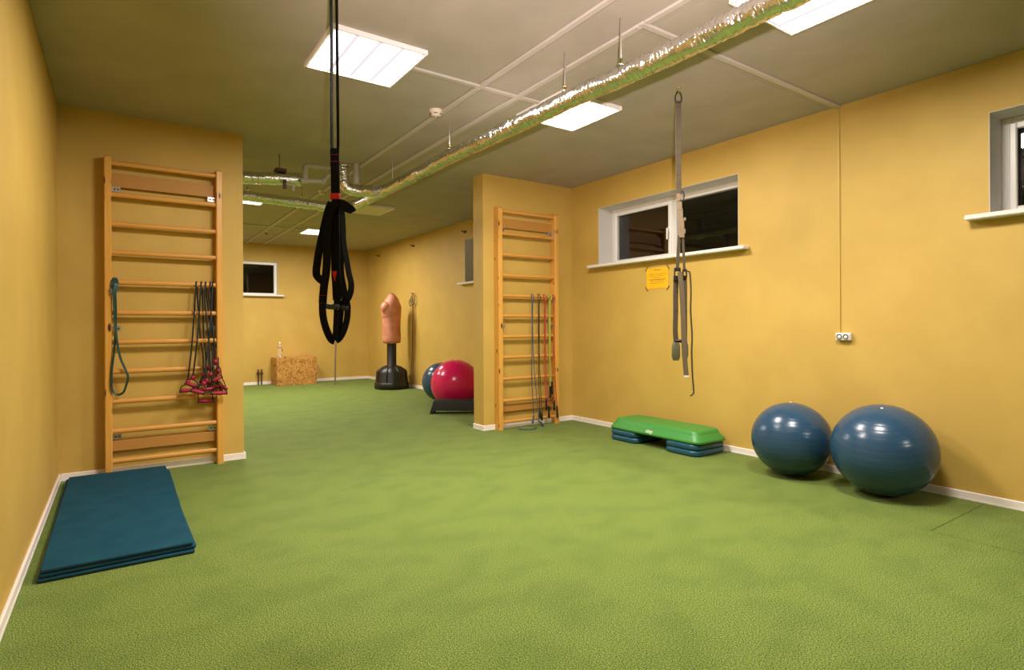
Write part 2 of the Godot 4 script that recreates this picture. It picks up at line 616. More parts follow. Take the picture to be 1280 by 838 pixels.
# window in local axes: x along the wall (to the right seen from the room), y up, z into the room; the opening runs from 0 to w, y0 to y1
func window_unit(n: int, at: Vector3, turn: float, w: float, y0: float, y1: float, split: float, depth := 0.215) -> void:
	var o := struct_node("window_%d" % n, at)
	o.rotation.y = turn
	# reveal: plastered white boards round the opening
	var t := 0.004
	var rv := tool()
	box2(rv, Vector3(0, y0, -depth - 0.05), Vector3(t, y1, 0.001))
	box2(rv, Vector3(w - t, y0, -depth - 0.05), Vector3(w, y1, 0.001))
	box2(rv, Vector3(t, y1 - t, -depth - 0.05), Vector3(w - t, y1, 0.001))
	obj("reveal", rv, M.grey_plaster, o)
	# frame
	var fw := 0.055
	var z0 := -depth - 0.065
	var z1 := -depth
	var f := tool()
	box2(f, Vector3(t, y0, z0), Vector3(t + fw, y1 - t, z1), 0.004)
	box2(f, Vector3(w - t - fw, y0, z0), Vector3(w - t, y1 - t, z1), 0.004)
	box2(f, Vector3(t + fw, y1 - t - fw, z0), Vector3(w - t - fw, y1 - t, z1), 0.004)
	box2(f, Vector3(t + fw, y0, z0), Vector3(w - t - fw, y0 + fw + 0.012, z1), 0.004)
	obj("frame", f, M.white_plastic, o)
	var mu := tool()
	box2(mu, Vector3(split - 0.035, y0 + fw, z0), Vector3(split + 0.035, y1 - t - fw, z1), 0.004)
	obj("mullion", mu, M.white_plastic, o)
	# opening sash on one side
	var sl := t + fw - 0.012
	var sr := split - 0.022
	var sb := y0 + fw
	var stp := y1 - t - fw + 0.012
	var s := tool()
	var sw := 0.038
	box2(s, Vector3(sl, sb, z1 - 0.02), Vector3(sl + sw, stp, z1 + 0.018), 0.006)
	box2(s, Vector3(sr - sw, sb, z1 - 0.02), Vector3(sr, stp, z1 + 0.018), 0.006)
	box2(s, Vector3(sl + sw, stp - sw, z1 - 0.02), Vector3(sr - sw, stp, z1 + 0.018), 0.006)
	box2(s, Vector3(sl + sw, sb, z1 - 0.02), Vector3(sr - sw, sb + sw, z1 + 0.018), 0.006)
	var sash := obj("sash", s, M.white_plastic, o)
	obj("pane", boxtool(Vector3(sl + sw, sb + sw, z1 - 0.035), Vector3(sr - sw, stp - sw, z1 - 0.029)), M.window_glass, sash)
	var hd := tool()
	cb(hd, Vector3(sr - 0.018, (y0 + y1) * 0.5, z1 + 0.022), Vector3(0.026, 0.07, 0.012), 0.004)
	cb(hd, Vector3(sr - 0.018, (y0 + y1) * 0.5, z1 + 0.04), Vector3(0.016, 0.016, 0.04), 0.004)
	cb(hd, Vector3(sr - 0.018, (y0 + y1) * 0.5 - 0.05, z1 + 0.055), Vector3(0.018, 0.12, 0.014), 0.005)
	obj("handle", hd, M.white_plastic, sash)
	obj("pane", boxtool(Vector3(split + 0.035, y0 + fw + 0.012, z1 - 0.035), Vector3(w - t - fw, y1 - t - fw, z1 - 0.029)), M.window_glass, o)
	var si := tool()
	box2(si, Vector3(-0.105, y0, 0.0), Vector3(w + 0.105, y0 + 0.032, 0.09), 0.006)
	box2(si, Vector3(t, y0, -depth), Vector3(w - t, y0 + 0.032, 0.0))
	obj("sill", si, M.white_plastic, o)

func windows() -> void:
	var q := -PI * 0.5
	window_unit(1, Vector3(XR, 0, -4.85), q, 1.8, 1.80, 2.485, 0.90)
	window_unit(2, Vector3(XR, 0, -1.275), q, 1.8, 1.80, 2.475, 0.90)
	window_unit(3, Vector3(XR, 0, -7.925), q, 1.795, 1.80, 2.51, 0.90)
	window_unit(4, Vector3(0.85, 0, ZB), 0.0, 1.796, 1.755, 2.45, 0.70, 0.05)

# ---------------------------------------------------------------- lamps
func ceiling_light(x: float, z: float, lit: bool, label: String) -> void:
	var w := 0.58
	var d := 0.03
	var o := thing("ceiling_light", label, "ceiling light", Vector3(x, H, z), 0.0, "square ceiling lights")
	var f := tool()
	var e := 0.016
	box2(f, Vector3(-w / 2, -d, -w / 2), Vector3(-w / 2 + e, 0, w / 2), 0.003)
	box2(f, Vector3(w / 2 - e, -d, -w / 2), Vector3(w / 2, 0, w / 2), 0.003)
	box2(f, Vector3(-w / 2 + e, -d, -w / 2), Vector3(w / 2 - e, 0, -w / 2 + e), 0.003)
	box2(f, Vector3(-w / 2 + e, -d, w / 2 - e), Vector3(w / 2 - e, 0, w / 2), 0.003)
	obj("frame", f, M.white_plastic, o)
	var i := w / 2 - e
	obj("diffuser", boxtool(Vector3(-i, -d + 0.008, -i), Vector3(i, -d + 0.012, i)), M.lit_diffuser if lit else M.unlit_diffuser, o)
	for k in 4:
		var cx := (k - 1.5) * (2.0 * i / 4.0)
		var tb := obj("tube", boxtool(Vector3(cx - 0.056, -d + 0.005, -i + 0.012), Vector3(cx + 0.056, -d + 0.008, i - 0.012), 0.001), M.lit_tube if lit else M.unlit_diffuser, o)
		if lit:
			var l := AreaLight3D.new()
			l.name = "tube_light"
			l.area_size = Vector2(0.11, i * 2.0 - 0.026)
			l.area_normalize_energy = true
			l.light_energy = LAMP_E * 0.25
			l.light_color = LAMP_C
			l.area_range = 20.0
			l.area_attenuation = 2.0
			l.shadow_enabled = true
			l.rotation.x = -PI / 2
			l.position = Vector3(cx, -d + 0.004, 0)
			tb.add_child(l)

func lamps() -> void:
	ceiling_light(1.255, -3.42, true, "lit square ceiling light joined to the white cable trunking behind the black trainer")
	ceiling_light(2.87, -3.40, true, "lit square ceiling light partly hidden by the foil duct beside the beige trainer")
	ceiling_light(2.86, -1.49, true, "lit square ceiling light above the blue balls side of the duct")
	ceiling_light(2.87, 3.10, true, "lit square ceiling light at the end of the room opposite the partitions")
	ceiling_light(2.89, -7.80, false, "unlit square ceiling light past the foil duct in the back room")
	ceiling_light(2.89, -10.10, true, "lit square ceiling light near the far wall of the back room")
	ceiling_light(1.29, -7.97, true, "lit square ceiling light half hidden under the foil duct branch")
	ceiling_light(1.29, -10.10, true, "lit square ceiling light by the far window of the back room")
	# photographer's flash on a stand behind the camera, turned up to bounce off the ceiling
	var o := thing("flash_stand", "photographer's flash on a black light stand, tilted up to the ceiling", "flash", Vector3(0.0, 0, 0.14), FACE - 0.1)
	var st := tool()
	tube(st, [Vector3(0, 0.02, 0), Vector3(0, 1.26, 0)], 0.010, 10)
	obj("pole", st, M.black_plastic, o)
	for k in 3:
		var t := TAU * k / 3.0 + 0.5
		st = tool()
		tube(st, [Vector3(0, 0.22, 0), Vector3(cos(t) * 0.22, 0.008, sin(t) * 0.22)], 0.007, 8)
		obj("leg", st, M.black_plastic, o)
	st = tool()
	var tilt := Basis(Vector3.RIGHT, FLASH_UP)
	cb(st, Vector3(0, 1.30, 0), Vector3(0.07, 0.05, 0.10), 0.006, tilt)
	var head := obj("flash_head", st, M.black_plastic, o)
	st = tool()
	cb(st, Vector3(0, 1.30, 0) + tilt * Vector3(0, 0, -0.052), Vector3(0.062, 0.042, 0.004), 0.001, tilt)
	obj("flash_lens", st, M.lit_tube, head)
	var l := SpotLight3D.new()
	l.name = "flash_light"
	l.light_energy = FLASH_E
	l.light_color = Color(1.0, 0.90, 0.90)
	l.light_size = 0.03
	l.spot_range = 20.0
	l.spot_attenuation = 2.0
	l.spot_angle = 35.0
	l.spot_angle_attenuation = 1.0
	l.shadow_enabled = true
	l.position = Vector3(0, 1.30, 0) + tilt * Vector3(0, 0, -0.09)
	l.basis = tilt
	o.add_child(l)

# ---------------------------------------------------------------- wall bars
func post_mesh(w: float, d: float, h: float, rad: float) -> Mesh:
	var poly := PackedVector2Array()   # (z, y), z towards the room
	poly.append(Vector2(0, 0))
	poly.append(Vector2(0, h))
	for k in 6:
		var t := PI * 0.5 * (1.0 - k / 5.0)
		poly.append(Vector2(d - rad + rad * cos(t), h - rad + rad * sin(t)))
	poly.append(Vector2(d, 0))
	var b := 0.006
	var n := poly.size()
	var c := Vector2(d * 0.5, h * 0.5)
	var rings := []
	for e: Array in [[-w / 2, b], [-w / 2 + b, 0.0], [w / 2 - b, 0.0], [w / 2, b]]:
		var r := PackedVector3Array()
		for i in n:
			var p := poly[i]
			var q := Vector2(clampf(p.x, e[1], d - e[1]), clampf(p.y, 0, h - e[1]))
			r.append(Vector3(e[0], q.y, q.x))
		rings.append(r)
	var st := tool()
	loft(st, rings, false)
	return mesh_of(st)

func wall_bars(at: Vector3, span: float, pw: float, rungs: Array, label: String, round_top: float) -> void:
	# span: between the outer faces of the posts; origin at the left post's outer foot, on the wall
	var o := thing("wall_bars", label, "wall bars", at, 0.0, "wooden wall bars")
	var d := 0.1
	var pm := post_mesh(pw, d, 2.455, round_top)
	var l := inst("post", pm, M.pine, o)
	l.position = Vector3(pw / 2, 0, 0)
	var r := inst("post", pm, M.pine2, o)
	r.position = Vector3(span - pw / 2, 0, 0)
	var inner := span - 2.0 * pw + 0.02
	var st := tool()
	var rr := []
	for y: float in [-inner / 2, inner / 2]:
		rr.append(ring(Vector3(0, y, 0), Vector3(0.019, 0, 0), Vector3(0, 0, 0.014), 14))
	loft(st, rr)
	var rm := mesh_of(st)
	for y: float in rungs:
		var q := inst("rung", rm, M.dowel, o)
		q.position = Vector3(span / 2, y, d - 0.028)
		q.rotation.z = PI / 2
	for yy: Array in [[2.229, 2.333], [0.188, 0.268]]:
		var b := tool()
		box2(b, Vector3(pw - 0.005, yy[0], 0.022), Vector3(span - pw + 0.005, yy[1], 0.042), 0.002)
		obj("cross_board", b, M.fibre_board, o)
	for yb: float in [2.209, 1.135, 0.30]:
		for sx: float in [0.0, 1.0]:
			var b := tool()
			var x0 := pw if sx == 0.0 else span - pw - 0.058
			box2(b, Vector3(x0, yb - 0.02, 0.044), Vector3(x0 + 0.058, yb + 0.02, 0.048), 0.001)
			var xf := pw if sx == 0.0 else span - pw - 0.004
			box2(b, Vector3(xf, yb - 0.02, 0.0), Vector3(xf + 0.004, yb + 0.02, 0.044), 0.001)
			var br := obj("bracket", b, M.zinc, o)
			for dx: float in [0.02, 0.042]:
				var sc := tool()
				lathe(sc, [Vector2(0.0, 0.006), Vector2(0.006, 0.005), Vector2(0.007, 0.0)], 10, Vector3(x0 + dx, yb, 0.0475), Basis(Vector3.RIGHT, PI / 2))
				obj("screw", sc, M.socket_dark, br)

func wall_bars_all() -> void:
	wall_bars(Vector3(-0.0925, 0, Z1), 0.81, 0.048, [2.405, 2.163, 1.938, 1.720, 1.491, 1.256, 1.030, 0.804, 0.574, 0.346, 0.115], "pine wall bars hung with magenta handled resistance tubes, beside the stacked mats", 0.02)
	wall_bars(Vector3(3.410, 0, Z2), 0.843, 0.056, [2.408, 2.161, 1.931, 1.702, 1.477, 1.253, 1.024, 0.795, 0.557, 0.315, 0.082], "pine wall bars hung with coloured skipping ropes, in the corner by the window wall", 0.045)

# ---------------------------------------------------------------- mats
func mats() -> void:
	for k in 3:
		var y0: float = [0.0, 0.0185, 0.038][k]
		var th := 0.0175
		var w: float = [0.620, 0.620, 0.604][k]
		var l: float = [1.985, 1.985, 1.955][k]
		var o := thing("exercise_mat", ["dark blue exercise mat at the bottom of the stack on the carpet", "dark blue exercise mat in the middle of the stack, edge sticking out", "dark blue exercise mat on top of the stack by the left wall bars"][k], "mat", Vector3([0.008, -0.002, 0.000][k], y0, [-4.286, -4.297, -4.283][k]), [-0.006, 0.012, 0.004][k], "stacked blue exercise mats")
		var st := tool()
		var r := 0.012
		var rings := []
		for p: Array in [[0.0, 0.004], [0.004, 0.0], [th - 0.005, 0.0], [th - 0.001, 0.0025], [th, 0.006]]:
			rings.append(round_rect(w - 2 * p[1], l - 2 * p[1], r, p[0], 3))
		loft(st, rings, true)
		obj("pad", st, M.mat_vinyl, o)
		var e := tool()
		loft(e, [round_rect(w + 0.001, l + 0.001, r, 0.005, 3), round_rect(w + 0.001, l + 0.001, r, th - 0.007, 3)], true, false)
		obj("edge_binding", e, M.mat_edge, o)

# ---------------------------------------------------------------- aerobic step
func step_platform() -> void:
	var o := thing("step_platform", "long green plastic aerobic step platform lying on four blue risers", "step platform", Vector3(4.282, 0.108, -3.680))
	var st := tool()
	var rings := []
	for p: Array in [[0.0, 0.010], [0.003, 0.0], [0.022, 0.0], [0.028, 0.004], [0.068, 0.030], [0.074, 0.034], [0.080, 0.036], [0.102, 0.046], [0.107, 0.054], [0.108, 0.062]]:
		rings.append(round_rect(0.42 - 2 * p[1], 1.10 - 2.6 * p[1], 0.075 - p[1] * 0.5, p[0], 3))
	loft(st, rings, true)
	obj("deck", st, M.step_green, o)
	# small white moulded maker's mark on the long side
	var tm := TextMesh.new()
	var fo := SystemFont.new()
	fo.font_names = PackedStringArray(["Droid Sans"])
	fo.font_italic = true
	tm.font = fo
	tm.text = "step"
	tm.font_size = 32
	tm.pixel_size = 0.0014
	tm.depth = 0.002
	var mk := inst("lettering", tm, M.logo_white, o)
	mk.position = Vector3(-0.2025, 0.040, -0.01)
	mk.rotation = Vector3(0, -PI / 2, 0)
	mk.rotation_order = EULER_ORDER_YXZ
	mk.rotate_object_local(Vector3.RIGHT, -0.55)
	# risers
	var rs := tool()
	var rg := []
	for p: Array in [[0.0, 0.014], [0.004, 0.005], [0.014, 0.0], [0.038, 0.0], [0.049, 0.005], [0.0535, 0.014]]:
		rg.append(round_rect(0.43 - 2 * p[1], 0.37 - 2 * p[1], 0.075, p[0], 5))
	loft(rs, rg, true)
	var rm := mesh_of(rs)
	for e: Array in [[-4.030, "far end near the corner wall bars"], [-3.335, "end near the blue balls"]]:
		for k in 2:
			var q := inst("step_riser", rm, M.riser_blue)
			q.position = Vector3(4.282, 0.054 * k, e[0])
			tag(q, "blue step riser, %s of its pair, at the %s" % [["lower", "upper"][k], e[1]], "step riser", "blue step risers")

# ---------------------------------------------------------------- balls
func ball_mesh(r: float, ribs: int, squash := 0.97) -> Mesh:
	var st := tool()
	var n := 180
	var prof := []
	for i in n + 1:
		var t := PI * i / n
		var rr := r
		var lat := absf(t - PI / 2)
		if lat < 1.15:
			rr -= 0.0006 * pow(absf(cos(t * ribs)), 14.0) * r / 0.3
		prof.append(Vector2(rr * sin(t), rr * cos(t)))
	lathe(st, prof, 64)
	return mesh_of(st)

func gym_ball(at: Vector3, r: float, m: Material, axis: Basis, label: String, lo := 0.97) -> void:
	var o := thing("gym_ball", label, "gym ball", Vector3(at.x, 0, at.z), 0.0, "inflatable gym balls")
	var b := inst("shell", ball_mesh(r, 22), m, o)
	b.position = Vector3(0, r * lo, 0)
	b.basis = Basis.from_scale(Vector3(1.0, lo, 1.0)) * axis
	var st := tool()
	lathe(st, [Vector2(0.0, 0.004), Vector2(0.007, 0.0035), Vector2(0.009, 0.0), Vector2(0.014, -0.001), Vector2(0.016, -0.004)], 16, Vector3(0, r - 0.0005, 0))
	var p := obj("plug", st, M.white_plastic, b)
	p.set_meta("label", "small white air plug")

func balls() -> void:
	gym_ball(Vector3(4.208, 0, -2.39), 0.282, M.ball_blue, Basis(Vector3(0.7, 0, 1).normalized(), -0.12), "smaller of the two shiny blue gym balls on the right, touching the larger one")
	gym_ball(Vector3(4.206, 0, -1.755), 0.311, M.ball_blue, Basis(Vector3(0.35, 0, 1).normalized(), 0.30), "largest blue gym ball, white plug near its top, against the right wall")
	gym_ball(Vector3(3.871, 0, -7.046), 0.342, M.ball_pink, Basis(Vector3(1, 0, 0.4).normalized(), 0.12), "shiny pink gym ball behind the black step bench", 0.985)
	gym_ball(Vector3(4.054, 0, -7.806), 0.30, M.ball_blue, Basis(Vector3(1, 0, 0.4).normalized(), 1.3), "blue gym ball half hidden behind the pink ball", 0.985)

# ---------------------------------------------------------------- back room
func torso_ring(y: float, w: float, d: float, n: int, stub: float, lean: float) -> PackedVector3Array:
	var r := PackedVector3Array()
	for k in n:
		var t := TAU * k / n
		var c := cos(t)
		var s := sin(t)
		var x := signf(c) * pow(absf(c), 0.85) * w
		var z := signf(s) * pow(absf(s), 0.85) * d
		# arm stubs stand out at both sides, chest in front
		var side := exp(-pow(asin(clampf(s, -1, 1)) / 0.55, 2.0))
		x += signf(c) * side * stub
		if s > 0.0:
			z += 0.018 * exp(-pow((y - 1.42) / 0.09, 2.0)) * (exp(-pow((absf(x) - 0.09) / 0.06, 2.0)) - 0.4)
		z += 0.004 * sin(y * 61.0 + 3.0 * t) * exp(-pow((y - 1.33) / 0.12, 2.0))
		r.append(Vector3(x, y, z + lean))
	return r

func back_room() -> void:
	# free-standing punching dummy
	var o := thing("punching_dummy", "skin coloured headless torso dummy on a black post and weighted base", "punching dummy", Vector3(4.14, 0, -9.96), 3.6)
	var b := tool()
	var rings := []
	for p: Array in [[0.0, 0.285], [0.01, 0.30], [0.105, 0.30], [0.115, 0.292], [0.13, 0.285], [0.30, 0.272], [0.34, 0.255], [0.40, 0.17], [0.42, 0.13], [0.425, 0.10]]:
		var rg := PackedVector3Array()
		for k in 32:
			var t := TAU * k / 32.0
			var oct := 1.0 + 0.035 * cos(8.0 * t) if p[1] > 0.16 else 1.0
			rg.append(Vector3(cos(t) * p[1] * oct, p[0], sin(t) * p[1] * oct))
		rings.append(rg)
	loft(b, rings, true)
	var base := obj("base", b, M.black_plastic, o)
	for k in 8:
		var t := TAU * (k + 0.5) / 8.0
		var rb := tool()
		var pts := []
		for q: Array in [[0.135, 0.277], [0.29, 0.268], [0.335, 0.250], [0.392, 0.17]]:
			pts.append(Vector3(cos(t) * q[1], q[0], sin(t) * q[1]))
		tube(rb, smooth_path(pts, 4), 0.014, 6)
		obj("rib", rb, M.black_plastic, base)
	var ps := tool()
	lathe(ps, [Vector2(0.10, 0.42), Vector2(0.086, 0.44), Vector2(0.086, 0.90)], 24)
	obj("post", ps, M.black_plastic, o)
	for k in 6:
		var pn := tool()
		lathe(pn, [Vector2(0.0, 0.004), Vector2(0.008, 0.003), Vector2(0.008, 0.0)], 8, Vector3(sin(-0.9) * 0.0855, 0.50 + k * 0.06, cos(-0.9) * 0.0855), Basis(Vector3.UP, -0.9) * Basis(Vector3.RIGHT, PI / 2))
		obj("height_pin", pn, M.black_rubber, o)
	var ts := tool()
	rings = []
	for p: Array in [[0.83, 0.120, 0.110, 0.0, 0.0], [0.842, 0.158, 0.145, 0.0, 0.0], [0.88, 0.168, 0.152, 0.0, 0.0], [0.96, 0.170, 0.154, 0.0, 0.0], [1.06, 0.166, 0.148, 0.0, 0.0], [1.14, 0.165, 0.144, 0.0, 0.0], [1.22, 0.170, 0.145, 0.0, 0.0], [1.29, 0.175, 0.148, 0.004, 0.0], [1.34, 0.178, 0.150, 0.012, 0.0], [1.38, 0.180, 0.152, 0.026, 0.0], [1.42, 0.180, 0.152, 0.038, 0.0], [1.46, 0.178, 0.150, 0.042, -0.002], [1.50, 0.172, 0.146, 0.038, -0.004], [1.54, 0.162, 0.140, 0.028, -0.008], [1.58, 0.148, 0.130, 0.016, -0.012], [1.62, 0.130, 0.118, 0.006, -0.014], [1.655, 0.110, 0.102, 0.0, -0.016], [1.69, 0.086, 0.082, 0.0, -0.016], [1.72, 0.062, 0.060, 0.0, -0.014], [1.738, 0.044, 0.044, 0.0, -0.012], [1.745, 0.026, 0.028, 0.0, -0.010]]:
		rings.append(torso_ring(p[0], p[1], p[2], 40, p[3], p[4]))
	loft(ts, rings, true)
	var torso := obj("torso", ts, M.dummy_skin, o)
	var nk := tool()
	lathe(nk, [Vector2(0.046, 1.728), Vector2(0.048, 1.738), Vector2(0.030, 1.752), Vector2(0.0, 1.754)], 16, Vector3(0, 0, -0.010))
	obj("neck_cap", nk, M.dummy_seam, torso)
	for sx: float in [-1.0, 1.0]:
		for e: Array in [[1.335, 0.193], [1.31, 0.186]]:
			var cr := tool()
			var pts := []
			for k in 9:
				var a := lerpf(-0.9, 0.9, k / 8.0)
				pts.append(Vector3(sx * (e[1] - 0.045 * a * a), e[0] + 0.02 * a * a - 0.012 * a, 0.13 * sin(a)))
			tube(cr, pts, 0.004, 5)
			obj("crease", cr, M.dummy_skin, torso)
		var ar := tool()
		var ap := []
		var rad := []
		for k in 9:
			var u := k / 8.0
			ap.append(Vector3(sx * (0.105 + 0.100 * u), 1.540 - 0.115 * u * u - 0.03 * u, 0.01 * u))
			rad.append([0.060, 0.078, 0.086, 0.088, 0.087, 0.083, 0.074, 0.055, 0.018][k])
		tube(ar, ap, rad, 18)
		obj("arm_stub", ar, M.dummy_skin, torso)

	# OSB jump box
	var bx := thing("plyometric_box", "wooden chipboard jump box with a hand hole, against the far wall", "box", Vector3(2.883, 0, -11.932))
	var w := 0.758
	var hh := 0.535
	var dd := 0.505
	var th := 0.018
	obj("front_panel", boxtool(Vector3(-w / 2, 0, dd / 2 - th), Vector3(w / 2, hh - th - 0.001, dd / 2), 0.0015), M.osb, bx)
	obj("back_panel", boxtool(Vector3(-w / 2, 0, -dd / 2), Vector3(w / 2, hh - th - 0.001, -dd / 2 + th), 0.0015), M.osb, bx)
	obj("top_panel", boxtool(Vector3(-w / 2, hh - th, -dd / 2), Vector3(w / 2, hh, dd / 2), 0.0015), M.osb, bx)
	for sx: float in [-1.0, 1.0]:
		var sd := tool()
		var x0 := -w / 2 if sx < 0 else w / 2 - th
		var x1 := x0 + th
		var zi := dd / 2 - th - 0.001
		var hz := 0.06
		box2(sd, Vector3(x0, 0, -zi), Vector3(x1, 0.36, zi))
		box2(sd, Vector3(x0, 0.40, -zi), Vector3(x1, hh - th - 0.001, zi))
		box2(sd, Vector3(x0, 0.36, -zi), Vector3(x1, 0.40, -hz))
		box2(sd, Vector3(x0, 0.36, hz), Vector3(x1, 0.40, zi))
		obj("side_panel", sd, M.osb, bx)
	for sx: float in [-1.0, 1.0]:
		for k in 4:
			var sc := tool()
			lathe(sc, [Vector2(0.0, 0.002), Vector2(0.006, 0.0015), Vector2(0.006, 0.0)], 8, Vector3(sx * (w / 2 - 0.012), 0.06 + k * 0.13, dd / 2), Basis(Vector3.RIGHT, PI / 2))
			obj("screw", sc, M.socket_dark, bx)
	# bottle on it
	var bo := thing("water_bottle", "clear plastic water bottle with a brown band, standing on the jump box", "bottle", Vector3(2.60, hh, -11.86))
	var bt := tool()
	lathe(bt, [Vector2(0.030, 0.0), Vector2(0.040, 0.006), Vector2(0.041, 0.10), Vector2(0.038, 0.12), Vector2(0.041, 0.14), Vector2(0.041, 0.20), Vector2(0.034, 0.235), Vector2(0.018, 0.275), Vector2(0.014, 0.285), Vector2(0.014, 0.300)], 24)
	obj("body", bt, M.clear_bottle, bo)
	var lb := tool()
	loft(lb, [ring(Vector3(0, 0.188, 0), Vector3(0.044, 0, 0), Vector3(0, 0, 0.044), 24), ring(Vector3(0, 0.206, 0), Vector3(0.044, 0, 0), Vector3(0, 0, 0.044), 24)], true, false)
	obj("band", lb, M.label_brown, bo)
	var tab := tool()
	cb(tab, Vector3(0.042, 0.15, 0.02), Vector3(0.012, 0.045, 0.016), 0.003)
	obj("clip", tab, M.black_plastic, bo)
	var cp := tool()
	lathe(cp, [Vector2(0.016, 0.292), Vector2(0.0165, 0.312), Vector2(0.014, 0.316), Vector2(0.0, 0.316)], 16)
	obj("cap", cp, M.white_plastic, bo)
	var k1 := tool()
	lathe(k1, [Vector2(0.018, 0.0), Vector2(0.018, 0.012), Vector2(0.014, 0.016), Vector2(0.0, 0.016)], 16)
	var lid := obj("bottle_lid", k1, M.black_plastic)
	lid.position = Vector3(2.69, hh, -11.80)
	tag(lid, "small black bottle lid lying on the jump box by the bottle", "lid")

	# heating pipe stubs with valves at the far wall
	for k in 2:
		var hp := thing("heating_pipe", "brown heating pipe stub with valve by the far wall, %s the jump box" % ["farther from", "nearer to"][k], "pipe", Vector3(2.262 + 0.062 * k, 0, -12.165), 0.0, "heating pipe stubs")
		var pp := tool()
		tube(pp, [Vector3(0, 0, 0), Vector3(0, 0.29, 0)], 0.0125, 10)
		obj("pipe", pp, M.rust_clamp, hp)
		var vv := tool()
		lathe(vv, [Vector2(0.013, 0.19), Vector2(0.021, 0.20), Vector2(0.021, 0.245), Vector2(0.013, 0.255)], 12)
		tube(vv, [Vector3(-0.03, 0.225, 0.0) if k == 0 else Vector3(0.03, 0.225, 0.0), Vector3(0, 0.225, 0)], 0.012, 8)
		obj("valve", vv, M.rust_clamp, hp)
		var cpv := tool()
		lathe(cpv, [Vector2(0.017, 0.275), Vector2(0.019, 0.285), Vector2(0.019, 0.305), Vector2(0.012, 0.31), Vector2(0.0, 0.31)], 12)
		obj("cap", cpv, M.brown_cord, hp)

	# black low bench in front of the pink ball
	var sb := thing("step_bench", "low black plastic step bench on flared legs before the pink ball", "step bench", Vector3(3.725, 0, -6.571), FACE)
	var dk := tool()
	var lx := 0.42
	var rr := []
	for p: Array in [[0.045, 0.0], [0.165, 0.035], [0.176, 0.045], [0.178, 0.06]]:
		rr.append(round_rect(lx * 2 - 2 * p[1], 0.2 - p[1] * 0.6, 0.02, p[0], 3))
	loft(dk, rr, true)
	obj("deck", dk, M.black_rubber, sb)
	for sx: float in [-1.0, 1.0]:
		var lg := tool()
		loft(lg, [round_rect(0.05, 0.2, 0.015, 0.0, 2, Vector3(sx * (lx - 0.025 + 0.012), 0, 0)), round_rect(0.085, 0.196, 0.015, 0.06, 2, Vector3(sx * (lx - 0.045), 0, 0))], true)
		obj("leg", lg, M.black_rubber, sb)

	# rope hung on a wall hook
	var rp := thing("hanging_cord", "knotted brown cord hanging from a hook on the back room wall", "cord", Vector3(4.50, 0, -9.79))
	var hk := tool()
	tube(hk, smooth_path([Vector3(0.034, 1.76, 0.02), Vector3(-0.01, 1.76, 0.02), Vector3(-0.04, 1.745, 0.02), Vector3(-0.045, 1.775, 0.02)], 4), 0.005, 6)
	obj("hook", hk, M.steel, rp)
	var kn := tool()
	for k in 3:
		var pts := []
		for i in 17:
			var a := TAU * i / 16.0
			pts.append(Vector3(-0.012 - 0.014 * k, 1.65 - 0.035 * k + (0.10 - 0.02 * k) * cos(a), 0.02 - 0.035 * k + (0.055 - 0.005 * k) * sin(a)))
		tube(kn, pts, 0.0075, 6)
	obj("knot", kn, M.brown_cord, rp)
	var s1 := tool()
	tube(s1, smooth_path([Vector3(-0.025, 1.58, 0.03), Vector3(-0.03, 1.2, 0.03), Vector3(-0.02, 0.8, -0.01), Vector3(-0.015, 0.4, -0.045), Vector3(-0.03, 0.15, -0.02), Vector3(-0.08, 0.02, 0.05), Vector3(-0.03, 0.012, 0.03)], 6), 0.0085, 6)
	obj("strand", s1, M.brown_cord, rp)
	var s2 := tool()
	tube(s2, smooth_path([Vector3(0.015, 1.70, -0.06), Vector3(0.02, 1.2, -0.07), Vector3(0.02, 0.5, -0.065), Vector3(0.015, 0.05, -0.06)], 6), 0.006, 6)
	obj("strand", s2, M.tan_cord, rp)
	# climbing rope hanging from the ceiling
	var cr2 := thing("climbing_rope", "thin speckled rope hanging from the ceiling down to the carpet, before the far wall", "rope", Vector3(3.50, 0, -11.25))
	var ct := tool()
	tube(ct, smooth_path([Vector3(0.02, H, 0), Vector3(0.02, 1.8, 0), Vector3(0.015, 1.0, 0.0), Vector3(0, 0.45, 0), Vector3(-0.005, 0.004, 0.0)], 8), 0.017, 8)
	obj("rope_strand", ct, M.climbing_rope, cr2)
	# hooks high on the right wall of the back room
	for e: Array in [[-11.552, 2.635, "near the far corner"], [-9.839, 2.644, "above the hanging cord"], [-7.909, 2.638, "above the window beside the partition"]]:
		var q := tool()
		cb(q, Vector3(-0.003, 0, 0), Vector3(0.006, 0.04, 0.07), 0.002)
		tube(q, smooth_path([Vector3(-0.004, 0.0, 0), Vector3(-0.05, 0.0, 0), Vector3(-0.06, 0.02, 0)], 4), 0.009, 6)
		var ho := obj("wall_hook", q, M.rust_clamp)
		ho.position = Vector3(XR, e[1], e[0])
		tag(ho, "small dark hook high on the back room wall %s" % e[2], "hook", "small dark wall hooks")

